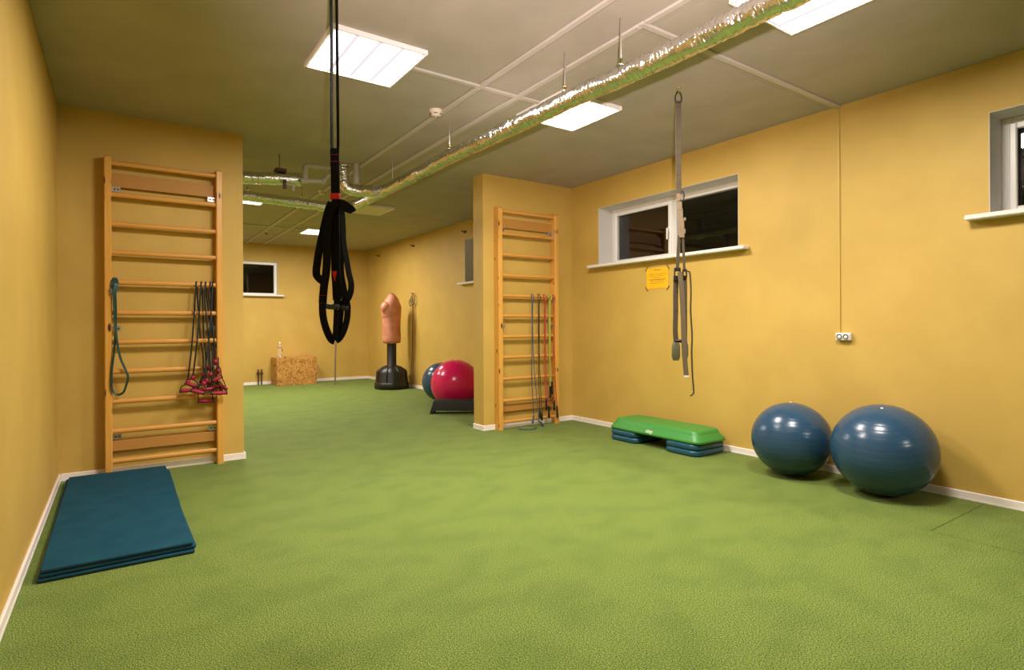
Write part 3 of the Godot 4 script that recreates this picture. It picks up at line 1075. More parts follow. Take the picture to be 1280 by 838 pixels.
# ---------------------------------------------------------------- ducts and pipes
func crumpled(st: SurfaceTool, path: Array, r: float, sd: int, step := 0.0055, sides := 28) -> void:
	# resample
	var pts := []
	var acc := 0.0
	pts.append(path[0])
	for i in path.size() - 1:
		var a: Vector3 = path[i]
		var b: Vector3 = path[i + 1]
		var l := a.distance_to(b)
		var at := step - acc
		while at < l:
			pts.append(a.lerp(b, at / l))
			at += step
		acc = fmod(acc + l, step)
	var f := FastNoiseLite.new()
	f.seed = sd
	f.frequency = 1.0
	f.fractal_octaves = 2
	var rings := []
	var u := Vector3.ZERO
	var s := 0.0
	for i in pts.size():
		var t: Vector3 = (pts[mini(i + 1, pts.size() - 1)] - pts[maxi(i - 1, 0)]).normalized()
		if u == Vector3.ZERO:
			u = t.cross(Vector3.UP).normalized()
		u = (u - t * u.dot(t)).normalized()
		var w := t.cross(u)
		var rg := PackedVector3Array()
		for k in sides:
			var a := TAU * k / sides
			var cx := cos(a)
			var sx := sin(a)
			# sharp pleats round the duct, uneven along it
			var pl := 0.5 - absf(f.get_noise_3d(cx * 0.5, sx * 0.5, s * 42.0)) * 2.2
			var big := f.get_noise_3d(cx * 0.8 + 9.0, sx * 0.8, s * 4.0)
			var fine := f.get_noise_3d(cx * 1.2, sx * 1.2 + 5.0, s * 60.0)
			var rr := r + pl * 0.0062 + big * 0.006 + fine * 0.0012
			rg.append(pts[i] + (u * cx + w * sx) * rr)
		rings.append(rg)
		s += step
	loft(st, rings, true)

func hanger(at: Vector3, y: float, label: String, r: float, along_x: bool) -> void:
	y += 0.007
	var o := thing("duct_hanger", label, "hanger rod", at, 0.0, "duct hanger rods")
	var a := tool()
	tube(a, [Vector3(0, H, 0), Vector3(0, y + r + 0.01, 0)], 0.005, 8)
	obj("rod", a, M.zinc, o)
	var nt := tool()
	lathe(nt, [Vector2(0.0, y + r + 0.035), Vector2(0.012, y + r + 0.035), Vector2(0.012, y + r + 0.010), Vector2(0.0, y + r + 0.010)], 6)
	obj("nut", nt, M.brass, o)
	var sd := tool()
	var sx := Vector3(0.016, 0.006, 0.03) if along_x else Vector3(0.03, 0.006, 0.016)
	cb(sd, Vector3(0, y + r + 0.005, 0), sx, 0.002)
	obj("saddle", sd, M.zinc, o)

func ducts() -> void:
	# main duct along the room, bending left in the back room
	var path := []
	var x := 2.245
	for z: float in [ZN - 0.03, 4.0, 2.0, 0.0, -1.0]:
		path.append(Vector3(x, 2.475, z))
	for e: Array in [[-1.7, 2.478], [-2.22, 2.486], [-2.40, 2.496], [-2.5, 2.500], [-2.69, 2.508], [-3.3, 2.514], [-3.8, 2.526], [-4.17, 2.534], [-4.8, 2.527], [-5.36, 2.53], [-6.0, 2.53], [-6.35, 2.535]]:
		path.append(Vector3(x, e[1], e[0]))
	for k in range(1, 7):
		var t := PI * 0.5 * k / 6.0
		path.append(Vector3(x - 0.33 * (1.0 - cos(t)), 2.54, -6.38 - 0.33 * sin(t)))
	for xx: float in [1.5, 1.15, 0.6, 0.0, XL + 0.02]:
		path.append(Vector3(xx, 2.55 + (0.006 if xx == 1.15 else 0.0), -6.71))
	var o := thing("foil_duct", "long crumpled silver foil air duct hanging below the ceiling through both rooms", "air duct", Vector3.ZERO)
	var st := tool()
	crumpled(st, smooth_path(path, 4), 0.054, 31)
	obj("foil_sleeve", st, M.foil, o)
	# short branch joining it
	var s2 := tool()
	crumpled(s2, smooth_path([Vector3(1.905, 2.80, -5.82), Vector3(1.90, 2.68, -5.82), Vector3(1.915, 2.60, -5.82), Vector3(1.98, 2.555, -5.81), Vector3(2.06, 2.545, -5.78), Vector3(2.14, 2.54, -5.70), Vector3(2.175, 2.535, -5.62)], 5), 0.058, 33)
	obj("branch_sleeve", s2, M.foil, o)
	# wrapped pipe on the left
	var c := thing("foil_wrapped_pipe", "foil wrapped pipe running from the left partition to the white elbows", "pipe", Vector3.ZERO)
	var s3 := tool()
	crumpled(s3, smooth_path([Vector3(XL + 0.02, 2.53, -5.82), Vector3(0.4, 2.53, -5.82), Vector3(0.95, 2.537, -5.82), Vector3(1.25, 2.57, -5.82), Vector3(1.48, 2.585, -5.82)], 5), 0.058, 35)
	obj("foil_sleeve", s3, M.foil, c)
	var cl := tool()
	box2(cl, Vector3(1.235, 2.632, -5.86), Vector3(1.335, 2.662, -5.76), 0.003)
	box2(cl, Vector3(1.275, 2.662, -5.815), Vector3(1.281, H, -5.809), 0.001)
	obj("ceiling_clamp", cl, M.rust_clamp, c)
	var cl2 := tool()
	box2(cl2, Vector3(1.298, 2.465, -5.77), Vector3(1.328, 2.555, -5.74), 0.003)
	obj("side_clamp", cl2, M.rust_clamp, c)
	var te := tool()
	tube(te, [Vector3(1.325, 2.512, -5.75), Vector3(1.415, 2.505, -5.75)], 0.012, 8)
	tube(te, [Vector3(1.39, 2.51, -5.75), Vector3(1.39, 2.455, -5.75)], 0.014, 8)
	obj("tee", te, M.pipe_plastic, c)
	# grey plastic drain pipes
	var d := thing("drain_pipe", "grey white plastic pipes with elbows between the foil ducts", "pipe", Vector3.ZERO)
	var p1 := tool()
	tube(p1, smooth_path([Vector3(1.50, 2.55, -5.74), Vector3(1.50, 2.67, -5.74), Vector3(1.505, 2.70, -5.74), Vector3(1.53, 2.718, -5.74), Vector3(1.60, 2.72, -5.74), Vector3(1.84, 2.735, -5.74)], 4), 0.027, 12)
	obj("upper_pipe", p1, M.pipe_plastic, d)
	for e: Array in [[Vector3(1.50, 2.63, -5.74), Vector3(1.50, 2.66, -5.74)], [Vector3(1.565, 2.72, -5.74), Vector3(1.595, 2.72, -5.74)], [Vector3(1.74, 2.73, -5.74), Vector3(1.77, 2.731, -5.74)]]:
		var q := tool()
		tube(q, e, 0.034, 12)
		obj("collar", q, M.pipe_plastic, d)
	var p2 := tool()
	tube(p2, smooth_path([Vector3(1.46, 2.555, -5.73), Vector3(1.62, 2.575, -5.73), Vector3(1.67, 2.578, -5.73), Vector3(1.695, 2.61, -5.73), Vector3(1.71, 2.635, -5.73), Vector3(1.745, 2.645, -5.73), Vector3(1.85, 2.652, -5.73)], 4), 0.022, 12)
	obj("lower_pipe", p2, M.pipe_plastic, d)
	for e: Array in [[Vector3(1.455, 2.552, -5.73), Vector3(1.50, 2.56, -5.73)], [Vector3(1.66, 2.578, -5.73), Vector3(1.685, 2.59, -5.73)]]:
		var q := tool()
		tube(q, e, 0.031, 12)
		obj("collar", q, M.pipe_plastic, d)
	var p3 := tool()
	tube(p3, [Vector3(2.005, H, -5.73), Vector3(2.005, 2.60, -5.73)], 0.03, 14)
	obj("riser_pipe", p3, M.pipe_plastic, d)
	# hangers
	hanger(Vector3(x, 0, -2.22), 2.486, "thin rod holding the foil duct above the humped joint", 0.056, false)
	hanger(Vector3(x, 0, -2.69), 2.508, "thin rod with brass nut holding the foil duct over a light panel", 0.056, false)
	hanger(Vector3(x, 0, -4.17), 2.534, "thin rod holding the foil duct beyond the smoke detector", 0.056, false)
	hanger(Vector3(x, 0, -5.36), 2.53, "thin rod holding the foil duct just before its branch", 0.056, false)
	hanger(Vector3(2.06, 0, -5.79), 2.545, "thin rod holding the short duct elbow", 0.060, true)
	hanger(Vector3(1.715, 0, -6.71), 2.55, "thin rod holding the duct branch, right of the pair", 0.056, true)
	hanger(Vector3(1.15, 0, -6.71), 2.556, "thin rod holding the duct branch, next to the partition", 0.056, true)

# ---------------------------------------------------------------- suspension trainers
func trainers() -> void:
	# black one; local x to the right, z towards the viewer's side
	var o := thing("suspension_trainer", "black webbing suspension trainer with red band hanging over the carpet", "trainer", Vector3(0.813, 0, -2.594), FACE)
	var W := 0.036
	var T := 0.0035
	var an := tool()
	tube(an, [Vector3(-0.004, H, 0), Vector3(-0.004, 2.775, 0)], 0.006, 8)
	var cr := []
	for k in 17:
		var t := TAU * k / 16.0
		cr.append(Vector3(-0.004 + 0.02 * cos(t), 2.755 + 0.03 * sin(t), 0))
	tube(an, cr, 0.005, 8)
	obj("carabiner", an, M.steel, o)
	var lp := tool()
	ribbon(lp, smooth_path(flat_path([[-0.004, 2.745], [-0.016, 2.70], [-0.016, 2.407], [-0.0165, 1.971], [-0.009, 1.935]], 0.0), 6), W * 0.8, T, 1.52, 1.52)
	ribbon(lp, smooth_path(flat_path([[-0.004, 2.745], [0.007, 2.70], [0.009, 2.407], [0.0115, 1.971], [0.005, 1.935]], 0.0), 6), W * 0.8, T, -0.95, -0.95)
	obj("anchor_loop", lp, M.black_webbing, o)
	var mn := tool()
	ribbon(mn, flat_path([[-0.003, 1.945], [-0.001, 1.844], [0.0, 1.732]], 0.004), 0.038, 0.010)
	ribbon(mn, flat_path([[-0.003, 1.948], [-0.003, 1.915]], 0.010), 0.030, 0.006)
	obj("main_strap", mn, M.black_webbing, o)
	for y: float in [1.918, 1.888]:
		var q := tool()
		box2(q, Vector3(-0.018, y - 0.0015, 0.0125), Vector3(0.014, y + 0.0015, 0.0142))
		obj("stitching", q, M.red_thread, o)
	var rd := tool()
	cb(rd, Vector3(-0.001, 1.730, 0.004), Vector3(0.043, 0.029, 0.018), 0.003)
	obj("red_band", rd, M.red_label, o)
	var kn := tool()
	lathe(kn, [Vector2(0.010, 1.715), Vector2(0.020, 1.705), Vector2(0.024, 1.69), Vector2(0.020, 1.672), Vector2(0.008, 1.66)], 10, Vector3(0.0, 0, 0.006))
	obj("knot", kn, M.black_webbing, o)
	var bw := tool()
	ribbon(bw, smooth_path([Vector3(0.008, 1.698, 0.018), Vector3(0.036, 1.694, 0.026), Vector3(0.070, 1.672, 0.026), Vector3(0.077, 1.666, 0.012), Vector3(0.064, 1.672, -0.002), Vector3(0.030, 1.686, 0.0), Vector3(0.010, 1.690, 0.006)], 6), 0.036, T, 0.35, 0.1)
	ribbon(bw, smooth_path(flat_path([[-0.010, 1.705], [0.006, 1.690], [-0.006, 1.672], [-0.018, 1.660]], 0.028), 5), 0.026, T)
	obj("tail_bow", bw, M.black_webbing, o)
	var st := tool()
	ribbon(st, smooth_path(flat_path([[-0.018, 1.705], [-0.036, 1.660], [-0.055, 1.585], [-0.074, 1.503], [-0.086, 1.437], [-0.0915, 1.395], [-0.089, 1.372], [-0.070, 1.352], [-0.045, 1.342]], 0.004, -0.012), 6), 0.034, T, 0.15, 0.2)
	obj("outer_strap", st, M.black_webbing, o)
	st = tool()
	ribbon(st, smooth_path(flat_path([[-0.009, 1.695], [-0.022, 1.647], [-0.034, 1.561], [-0.036, 1.437], [-0.041, 1.375], [-0.048, 1.331], [-0.053, 1.279], [-0.055, 1.245]], 0.016, 0.02), 6), 0.036, T, -0.1, 0.0)
	obj("inner_strap", st, M.black_webbing, o)
	st = tool()
	ribbon(st, smooth_path(flat_path([[-0.002, 1.69], [-0.003, 1.599], [-0.002, 1.503], [-0.001, 1.390], [0.002, 1.331], [0.005, 1.262]], 0.0, 0.0), 5), 0.038, 0.012)
	obj("centre_strap", st, M.black_webbing, o)
	st = tool()
	ribbon(st, smooth_path(flat_path([[0.012, 1.70], [0.030, 1.666], [0.035, 1.599], [0.037, 1.523], [0.049, 1.446], [0.060, 1.380], [0.068, 1.345], [0.069, 1.315], [0.062, 1.285], [0.050, 1.264], [0.030, 1.254]], 0.01, 0.0), 5), 0.030, T, 1.15, 0.75)
	obj("outer_strap", st, M.black_webbing, o)
	st = tool()
	ribbon(st, smooth_path(flat_path([[0.008, 1.647], [0.015, 1.551], [0.017, 1.456], [0.018, 1.388], [0.027, 1.331], [0.037, 1.283], [0.044, 1.246]], -0.014, -0.008), 5), 0.030, T, 0.7, 0.5)
	obj("inner_strap", st, M.black_webbing, o)
	# handles: grip, webbing stirrup below it
	st = tool()
	tube(st, [Vector3(-0.040, 1.233, 0.012), Vector3(-0.034, 1.233, 0.012), Vector3(0.012, 1.229, 0.012), Vector3(0.017, 1.228, 0.012)], [0.0115, 0.0135, 0.0135, 0.011], 14)
	obj("grip", st, M.dark_grey_foam, o)
	st = tool()
	tube(st, [Vector3(0.019, 1.227, -0.014), Vector3(0.024, 1.227, -0.014), Vector3(0.048, 1.2245, -0.014), Vector3(0.052, 1.224, -0.014)], [0.010, 0.0125, 0.0125, 0.010], 14)
	obj("grip", st, M.dark_grey_foam, o)
	st = tool()
	ribbon(st, smooth_path(flat_path([[-0.055, 1.262], [-0.056, 1.207], [-0.049, 1.159], [-0.034, 1.112], [-0.018, 1.083], [-0.004, 1.077]], 0.02, 0.012), 6), 0.035, T, -0.25, -0.2)
	ribbon(st, smooth_path(flat_path([[0.006, 1.270], [0.006, 1.226], [0.003, 1.159], [-0.001, 1.102], [-0.006, 1.078]], 0.012, 0.010), 6), 0.026, T, 0.5, 0.3)
	obj("foot_stirrup", st, M.black_webbing, o)
	st = tool()
	ribbon(st, smooth_path(flat_path([[0.044, 1.252], [0.049, 1.226], [0.045, 1.169], [0.030, 1.117], [0.012, 1.086], [-0.002, 1.077]], -0.012, 0.0), 6), 0.028, T, 0.5, 0.3)
	ribbon(st, smooth_path(flat_path([[0.020, 1.262], [0.019, 1.220], [0.014, 1.160], [0.006, 1.105], [-0.002, 1.080]], -0.016, -0.004), 6), 0.024, T, 0.3, 0.2)
	obj("foot_stirrup", st, M.black_webbing, o)
	for e: Array in [[-0.054, 1.282], [-0.055, 1.248]]:
		var q := tool()
		box2(q, Vector3(e[0] - 0.0175, e[1] - 0.001, 0.0205), Vector3(e[0] + 0.0175, e[1] + 0.001, 0.0228))
		obj("stitching", q, M.red_thread, o)
	st = tool()
	for tr: Array in [[Vector3(-0.016, 1.392, 0.0072), Vector3(0.006, 1.392, 0.0072), Vector3(-0.004, 1.344, 0.0072)]]:
		tri(st, tr[0], tr[1], tr[2], Vector3.BACK)
		var dz := Vector3(0, 0, 0.0015)
		tri(st, tr[0] + dz, tr[1] + dz, tr[2] + dz, Vector3.BACK)
		for i in 3:
			quad(st, tr[i], tr[(i + 1) % 3], tr[(i + 1) % 3] + dz, tr[i] + dz, (tr[i] + tr[(i + 1) % 3]) * 0.5 - Vector3(-0.005, 1.376, 0.0072))
	var tg := obj("red_tag", st, M.red_label, o)
	tg.set_meta("label", "small red triangular tag")

	# beige one
	var b := thing("suspension_trainer", "beige webbing suspension trainer with black buckles hanging before the window", "trainer", Vector3(3.244, 0, -2.65), FACE)
	st = tool()
	lathe(st, [Vector2(0.014, H), Vector2(0.014, H - 0.004), Vector2(0.006, H - 0.006), Vector2(0.006, H - 0.018)], 12)
	var ey := []
	for k in 13:
		var t := TAU * k / 12.0
		ey.append(Vector3(0, H - 0.028 + 0.011 * cos(t), 0.011 * sin(t)))
	tube(st, ey, 0.0035, 6)
	obj("eye_bolt", st, M.brass, b)
	st = tool()
	var cb2 := []
	for k in 25:
		var t := TAU * k / 24.0
		cb2.append(Vector3(0.022 * cos(t) * (1.0 - 0.25 * sin(t)), 2.742 + 0.042 * sin(t), 0))
	tube(st, cb2, 0.0045, 8)
	tube(st, [Vector3(-0.022, 2.706, 0), Vector3(0.022, 2.706, 0)], 0.005, 8)
	obj("carabiner", st, M.black_plastic, b)
	st = tool()
	ribbon(st, flat_path([[0.0, 2.715], [-0.002, 2.425], [0.0, 2.05]], 0.0), 0.037, 0.007)
	obj("anchor_strap", st, M.olive_webbing, b)
	for k in 9:
		var q := tool()
		box2(q, Vector3(-0.020, 2.672 - k * 0.068, 0.0025), Vector3(0.017, 2.676 - k * 0.068, 0.0052))
		obj("stitching", q, M.brown_thread, b)
	st = tool()
	tube(st, smooth_path([Vector3(0.006, 2.06, 0.012), Vector3(0.020, 2.082, 0.012), Vector3(0.031, 2.062, 0.012), Vector3(0.031, 2.032, 0.012), Vector3(0.022, 2.008, 0.010), Vector3(0.005, 2.02, 0.010)], 5), 0.0045, 6)
	obj("carabiner", st, M.black_plastic, b)
	var yy := [[0.0, 2.064, 2.008, 0.034, 0.012], [0.004, 2.006, 1.945, 0.030, 0.016], [0.008, 1.960, 1.878, 0.036, 0.010], [0.014, 1.884, 1.808, 0.040, 0.014], [0.016, 1.812, 1.752, 0.036, 0.018]]
	for e: Array in yy:
		st = tool()
		cb(st, Vector3(e[0], (e[1] + e[2]) * 0.5, 0.006), Vector3(e[3], e[1] - e[2], e[4]), 0.004, Basis(Vector3.BACK, 0.03))
		obj("folded_strap", st, M.beige_webbing, b)
	st = tool()
	cb(st, Vector3(0.041, 1.885, 0.0), Vector3(0.016, 0.024, 0.010), 0.004)
	cb(st, Vector3(0.039, 1.80, 0.0), Vector3(0.012, 0.034, 0.010), 0.003)
	obj("strap_end", st, M.beige_webbing, b)
	for e: Array in [[[0.002, 1.770], [-0.007, 1.656], [-0.012, 1.540], 0.024], [[0.026, 1.770], [0.031, 1.656], [0.036, 1.525], 0.018]]:
		st = tool()
		ribbon(st, flat_path([e[0], e[1], e[2]], 0.0), e[3], 0.004, 0.25, 0.1)
		obj("side_strap", st, M.olive_webbing, b)
	for e: Array in [[-0.014, 1.500, 0.044, 0.086], [0.038, 1.503, 0.030, 0.060]]:
		st = tool()
		var c := Vector3(e[0], e[1], 0.002)
		cb(st, c + Vector3(0, e[3] * 0.36, 0), Vector3(e[2], e[3] * 0.3, 0.020), 0.003)
		cb(st, c + Vector3(-e[2] * 0.42, -e[3] * 0.1, 0), Vector3(0.007, e[3] * 0.7, 0.016), 0.002)
		cb(st, c + Vector3(e[2] * 0.42, -e[3] * 0.1, 0), Vector3(0.007, e[3] * 0.7, 0.016), 0.002)
		cb(st, c + Vector3(0, -e[3] * 0.42, 0), Vector3(e[2], e[3] * 0.14, 0.014), 0.002)
		obj("buckle", st, M.black_plastic, b)
	for e: Array in [[-0.022, [[-0.020, 1.49], [-0.023, 1.35], [-0.023, 1.241], [-0.026, 1.105], [-0.021, 1.025]], -0.012], [0.04, [[0.040, 1.49], [0.041, 1.35], [0.040, 1.241], [0.040, 1.105], [0.038, 1.02]], -0.012]]:
		st = tool()
		ribbon(st, smooth_path(flat_path(e[1], e[2]), 4), 0.034, 0.006)
		var sp := obj("loop_strap", st, M.olive_webbing, b)
		for y: float in [1.372, 1.243, 1.235]:
			var q := tool()
			box2(q, Vector3(e[0] - 0.018, y - 0.0015, -0.0095), Vector3(e[0] + 0.018, y + 0.0015, -0.0075))
			obj("stitching", q, M.brown_thread, sp)
	st = tool()
	ribbon(st, smooth_path(flat_path([[0.0, 1.512], [0.006, 1.45], [0.012, 1.378], [0.019, 1.25], [0.023, 1.127], [0.029, 0.945], [0.041, 0.785]], 0.014, 0.016), 5), 0.034, 0.004)
	obj("front_strap", st, M.tan_webbing, b)
	st = tool()
	cb(st, Vector3(0.042, 0.782, 0.016), Vector3(0.036, 0.014, 0.007), 0.002)
	obj("strap_tip", st, M.white_trim, b)
	st = tool()
	tube(st, [Vector3(-0.035, 1.030, 0.0), Vector3(0.05, 1.028, 0.0)], 0.012, 10)
	obj("cross_bar", st, M.black_plastic, b)
	for e: Array in [[-0.024, 0.960, 0.054, 0.135], [0.041, 0.965, 0.040, 0.125]]:
		st = tool()
		loft(st, [round_rect(e[2] * 0.7, 0.034, 0.012, e[1] - e[3] * 0.5, 3, Vector3(e[0], 0, -0.008)), round_rect(e[2], 0.044, 0.014, e[1] - e[3] * 0.30, 3, Vector3(e[0], 0, -0.008)), round_rect(e[2], 0.044, 0.014, e[1] + e[3] * 0.25, 3, Vector3(e[0], 0, -0.008)), round_rect(e[2] * 0.6, 0.030, 0.010, e[1] + e[3] * 0.5, 3, Vector3(e[0], 0, -0.008))], true)
		obj("grip", st, M.olive_foam, b)
	st = tool()
	tube(st, smooth_path(flat_path([[0.042, 1.505], [0.060, 1.517], [0.074, 1.498], [0.080, 1.378], [0.077, 1.241], [0.086, 1.071], [0.083, 0.945], [0.088, 0.786], [0.096, 0.680], [0.092, 0.660], [0.072, 0.643]], 0.006), 5), 0.006, 6)
	obj("loose_cord", st, M.olive_webbing, b)

# ---------------------------------------------------------------- things hung on the wall bars
func tube_handle(o: Node3D, ball_at: Vector3, a: Vector3, c: Vector3) -> void:
	# stopper ball, strap of cord and foam grip from a to c
	var st := tool()
	var prof := []
	for i in 9:
		var t := PI * i / 8.0
		prof.append(Vector2(0.0185 * sin(t), 0.020 * cos(t)))
	lathe(st, prof, 14, ball_at)
	var bl := obj("stopper_ball", st, M.magenta_foam, o)
	bl.set_meta("label", "magenta ball stopper")
	st = tool()
	for e: Vector3 in [a, c]:
		var m := ball_at.lerp(e, 0.5) + (e - (a + c) * 0.5) * 0.35
		tube(st, smooth_path([ball_at + Vector3(0, -0.012, 0), m, e], 5), 0.0042, 6)
	obj("handle_cord", st, M.black_rubber, o)
	var d := (c - a).normalized()
	st = tool()
	tube(st, [a, a + d * 0.004, a + d * 0.008, (a + c) * 0.5, c - d * 0.008, c - d * 0.004, c], [0.009, 0.0125, 0.0145, 0.016, 0.0145, 0.0125, 0.009], 12)
	obj("grip", st, M.magenta_foam, o)
	for e: Vector3 in [a, c]:
		st = tool()
		tube(st, [e - d * 0.005, e + d * 0.005], 0.0150, 12)
		obj("end_cap", st, M.black_rubber, o)

func resistance_tube(x_top: float, z: float, h: Array, label: String) -> void:
	# draped over the rung at y 1.491; h: two handles [ball, grip end, grip end]
	var o := thing("resistance_tube", label, "resistance tube", Vector3(0, 0, 0), 0.0, "resistance tubes on the wall bars")
	var zr := Z1 + 0.072
	var st := tool()
	var b0: Vector3 = h[0][0]
	var b1: Vector3 = h[1][0]
	var pts := [b0 + Vector3(0, 0.012, 0), b0.lerp(Vector3(x_top, 1.35, z), 0.5) + Vector3(0, 0, 0.0), Vector3(x_top - 0.008, 1.38, zr + 0.026 + (z - zr - 0.03) * 0.5), Vector3(x_top, 1.48, zr + 0.0215), Vector3(x_top + 0.004, 1.5155, zr), Vector3(x_top + 0.01, 1.48, zr - 0.0215), Vector3(x_top + 0.014, 1.38, zr - 0.026), Vector3(lerpf(x_top + 0.014, b1.x, 0.6), 1.05, zr - 0.024), Vector3(b1.x, 0.95, lerpf(zr - 0.026, b1.z, 0.35)), b1 + Vector3(0, 0.012, 0)]
	tube(st, smooth_path(pts, 6), 0.0062, 8)
	obj("elastic_tube", st, M.black_rubber, o)
	for k: Array in h:
		tube_handle(o, k[0], k[1], k[2])

func skipping_rope(x: float, spread: float, m: Material, hm: Material, ends: Array, label: String, r: float, cat := "skipping rope") -> void:
	# folded over the rung at y 1.477; ends: per strand [handle top, handle foot]
	var o := thing("skipping_rope", label, cat, Vector3.ZERO, 0.0, "ropes on the corner wall bars")
	var zr := Z2 + 0.072
	var zf := zr + 0.020
	var st := tool()
	var e0: Vector3 = ends[0][0]
	var e1: Vector3 = ends[1][0]
	var pts := [e0, Vector3(lerpf(x, e0.x, 0.8), 0.55, zf), Vector3(x - spread * 0.4, 1.0, zf), Vector3(x - spread * 0.5, 1.42, zf + 0.002), Vector3(x - spread * 2.0, 1.46, zf + 0.012), Vector3(x - spread * 1.2, 1.495, zr + 0.018), Vector3(x, 1.503, zr), Vector3(x + spread * 1.2, 1.495, zr + 0.018), Vector3(x + spread * 2.0, 1.45, zf + 0.012), Vector3(x + spread * 0.5, 1.40, zf + 0.006), Vector3(x + spread * 0.4, 1.0, zf + 0.003), Vector3(lerpf(x + spread * 0.4, e1.x, 0.8), 0.6, zf + 0.003), e1]
	tube(st, smooth_path(pts, 6), r, 6)
	obj("cord", st, m, o)
	for e: Array in ends:
		var a: Vector3 = e[0]
		var b: Vector3 = e[1]
		st = tool()
		tube(st, [a, a.lerp(b, 0.08), a.lerp(b, 0.2), a.lerp(b, 0.7), a.lerp(b, 0.92), b], [0.007, 0.012, 0.010, 0.0125, 0.0145, 0.011], 10)
		obj("handle", st, hm, o)

func hanging_bands() -> void:
	# green latex loop on the left bars, hitched to the rung
	var o := thing("resistance_band", "thin dark green latex loop band hitched to the left end of a rung", "resistance band", Vector3.ZERO)
	var st := tool()
	var z := Z1 + 0.105
	ribbon(st, smooth_path(flat_path([[-0.024, 1.455], [-0.022, 1.38], [-0.020, 1.27], [-0.021, 1.146], [-0.031, 0.974], [-0.046, 0.827], [-0.050, 0.705], [-0.040, 0.655], [-0.009, 0.629], [0.025, 0.646], [0.043, 0.699], [0.055, 0.760], [0.037, 0.823], [0.007, 0.911], [-0.012, 1.023], [-0.023, 1.146], [-0.029, 1.27], [-0.034, 1.38], [-0.036, 1.455]], z, z + 0.008), 5), 0.017, 0.004, 0.9, 0.5)
	obj("band", st, M.green_latex, o)
	st = tool()
	ribbon(st, smooth_path([Vector3(-0.040, 1.44, z + 0.008), Vector3(-0.034, 1.40, z + 0.014), Vector3(-0.020, 1.44, z + 0.010), Vector3(-0.016, 1.48, z + 0.002), Vector3(-0.022, 1.515, z - 0.03), Vector3(-0.022, 1.49, z - 0.055), Vector3(-0.030, 1.465, z - 0.055)], 6), 0.030, 0.004, 0.3, 0.3)
	ribbon(st, smooth_path([Vector3(-0.040, 1.44, z + 0.004), Vector3(-0.038, 1.49, z + 0.0), Vector3(-0.036, 1.516, z - 0.03), Vector3(-0.034, 1.49, z - 0.055)], 6), 0.026, 0.004, 0.0, 0.0)
	obj("hitch", st, M.green_latex, o)

	var zf := Z1 + 0.12
	var v := func(x: float, y: float, dz := 0.0) -> Vector3: return Vector3(x, y, zf + dz)
	resistance_tube(0.520, zf, [[v.call(0.456, 0.700), v.call(0.402, 0.630), v.call(0.500, 0.633)], [v.call(0.567, 0.752, 0.02), v.call(0.533, 0.538, -0.01), v.call(0.638, 0.530, -0.01)]], "black resistance tube whose magenta handle hangs furthest from the right post")
	resistance_tube(0.556, zf + 0.01, [[v.call(0.491, 0.733, 0.012), v.call(0.440, 0.692, 0.0), v.call(0.528, 0.655, 0.02)], [v.call(0.586, 0.706, 0.045), v.call(0.518, 0.634, 0.05), v.call(0.628, 0.641, 0.05)]], "black resistance tube with the brightest magenta handle in the middle of the bunch")
	resistance_tube(0.588, zf + 0.02, [[v.call(0.615, 0.756, 0.055), v.call(0.617, 0.602, 0.05), v.call(0.732, 0.597, 0.04)], [v.call(0.677, 0.776, 0.01), v.call(0.668, 0.680, 0.02), v.call(0.735, 0.622, 0.0)]], "black resistance tube with a magenta handle sticking out past the right post")
	resistance_tube(0.622, zf + 0.01, [[v.call(0.652, 0.858, 0.04), v.call(0.625, 0.706, 0.085), v.call(0.690, 0.738, 0.08)], [v.call(0.608, 0.806, 0.01), v.call(0.545, 0.700, 0.0), v.call(0.620, 0.676, 0.015)]], "black resistance tube with the highest magenta ball, next to the right post")

	resistance_tube(0.640, zf + 0.02, [[v.call(0.560, 0.690, 0.085), v.call(0.470, 0.640, 0.085), v.call(0.560, 0.610, 0.09)], [v.call(0.640, 0.700, -0.02), v.call(0.600, 0.640, -0.03), v.call(0.690, 0.640, -0.03)]], "black resistance tube hanging in front of the others in the bunch")
	# ropes on the corner bars
	var zh := Z2 + 0.115
	skipping_rope(3.868, 0.009, M.cord_blue, M.cord_blue, [[Vector3(3.853, 0.130, zh + 0.02), Vector3(3.823, 0.045, zh + 0.03)], [Vector3(3.900, 0.072, zh + 0.05), Vector3(3.946, 0.014, zh + 0.07)]], "blue skipping rope reaching the carpet with blue handles", 0.0045)
	skipping_rope(3.960, 0.010, M.black_rubber, M.black_plastic, [[Vector3(3.953, 0.178, zh), Vector3(3.951, 0.092, zh)], [Vector3(3.972, 0.150, zh + 0.012), Vector3(3.972, 0.062, zh + 0.012)]], "black skipping rope between the blue and the red ones", 0.004)
	skipping_rope(4.048, 0.011, M.cord_red, M.black_plastic, [[Vector3(4.045, 0.305, zh), Vector3(4.046, 0.170, zh)], [Vector3(4.070, 0.225, zh + 0.012), Vector3(4.075, 0.080, zh + 0.012)]], "red skipping rope with black handles", 0.0045)
	skipping_rope(4.116, 0.010, M.cord_lime, M.black_plastic, [[Vector3(4.131, 0.495, zh), Vector3(4.128, 0.345, zh)], [Vector3(4.112, 0.445, zh - 0.012), Vector3(4.112, 0.310, zh - 0.012)]], "lime green thick rope with black handles, shortest on the bars", 0.0085)
	skipping_rope(4.176, 0.006, M.cord_orange, M.black_plastic, [[Vector3(4.158, 0.275, zh), Vector3(4.162, 0.160, zh)], [Vector3(4.192, 0.210, zh + 0.012), Vector3(4.197, 0.072, zh + 0.012)]], "orange red skipping rope beside the right post", 0.0055)
	# slack of the blue rope on the carpet
	var sk := thing("rope_tail", "thin dark rope tail curled on the carpet under the blue rope", "rope", Vector3.ZERO)
	st = tool()
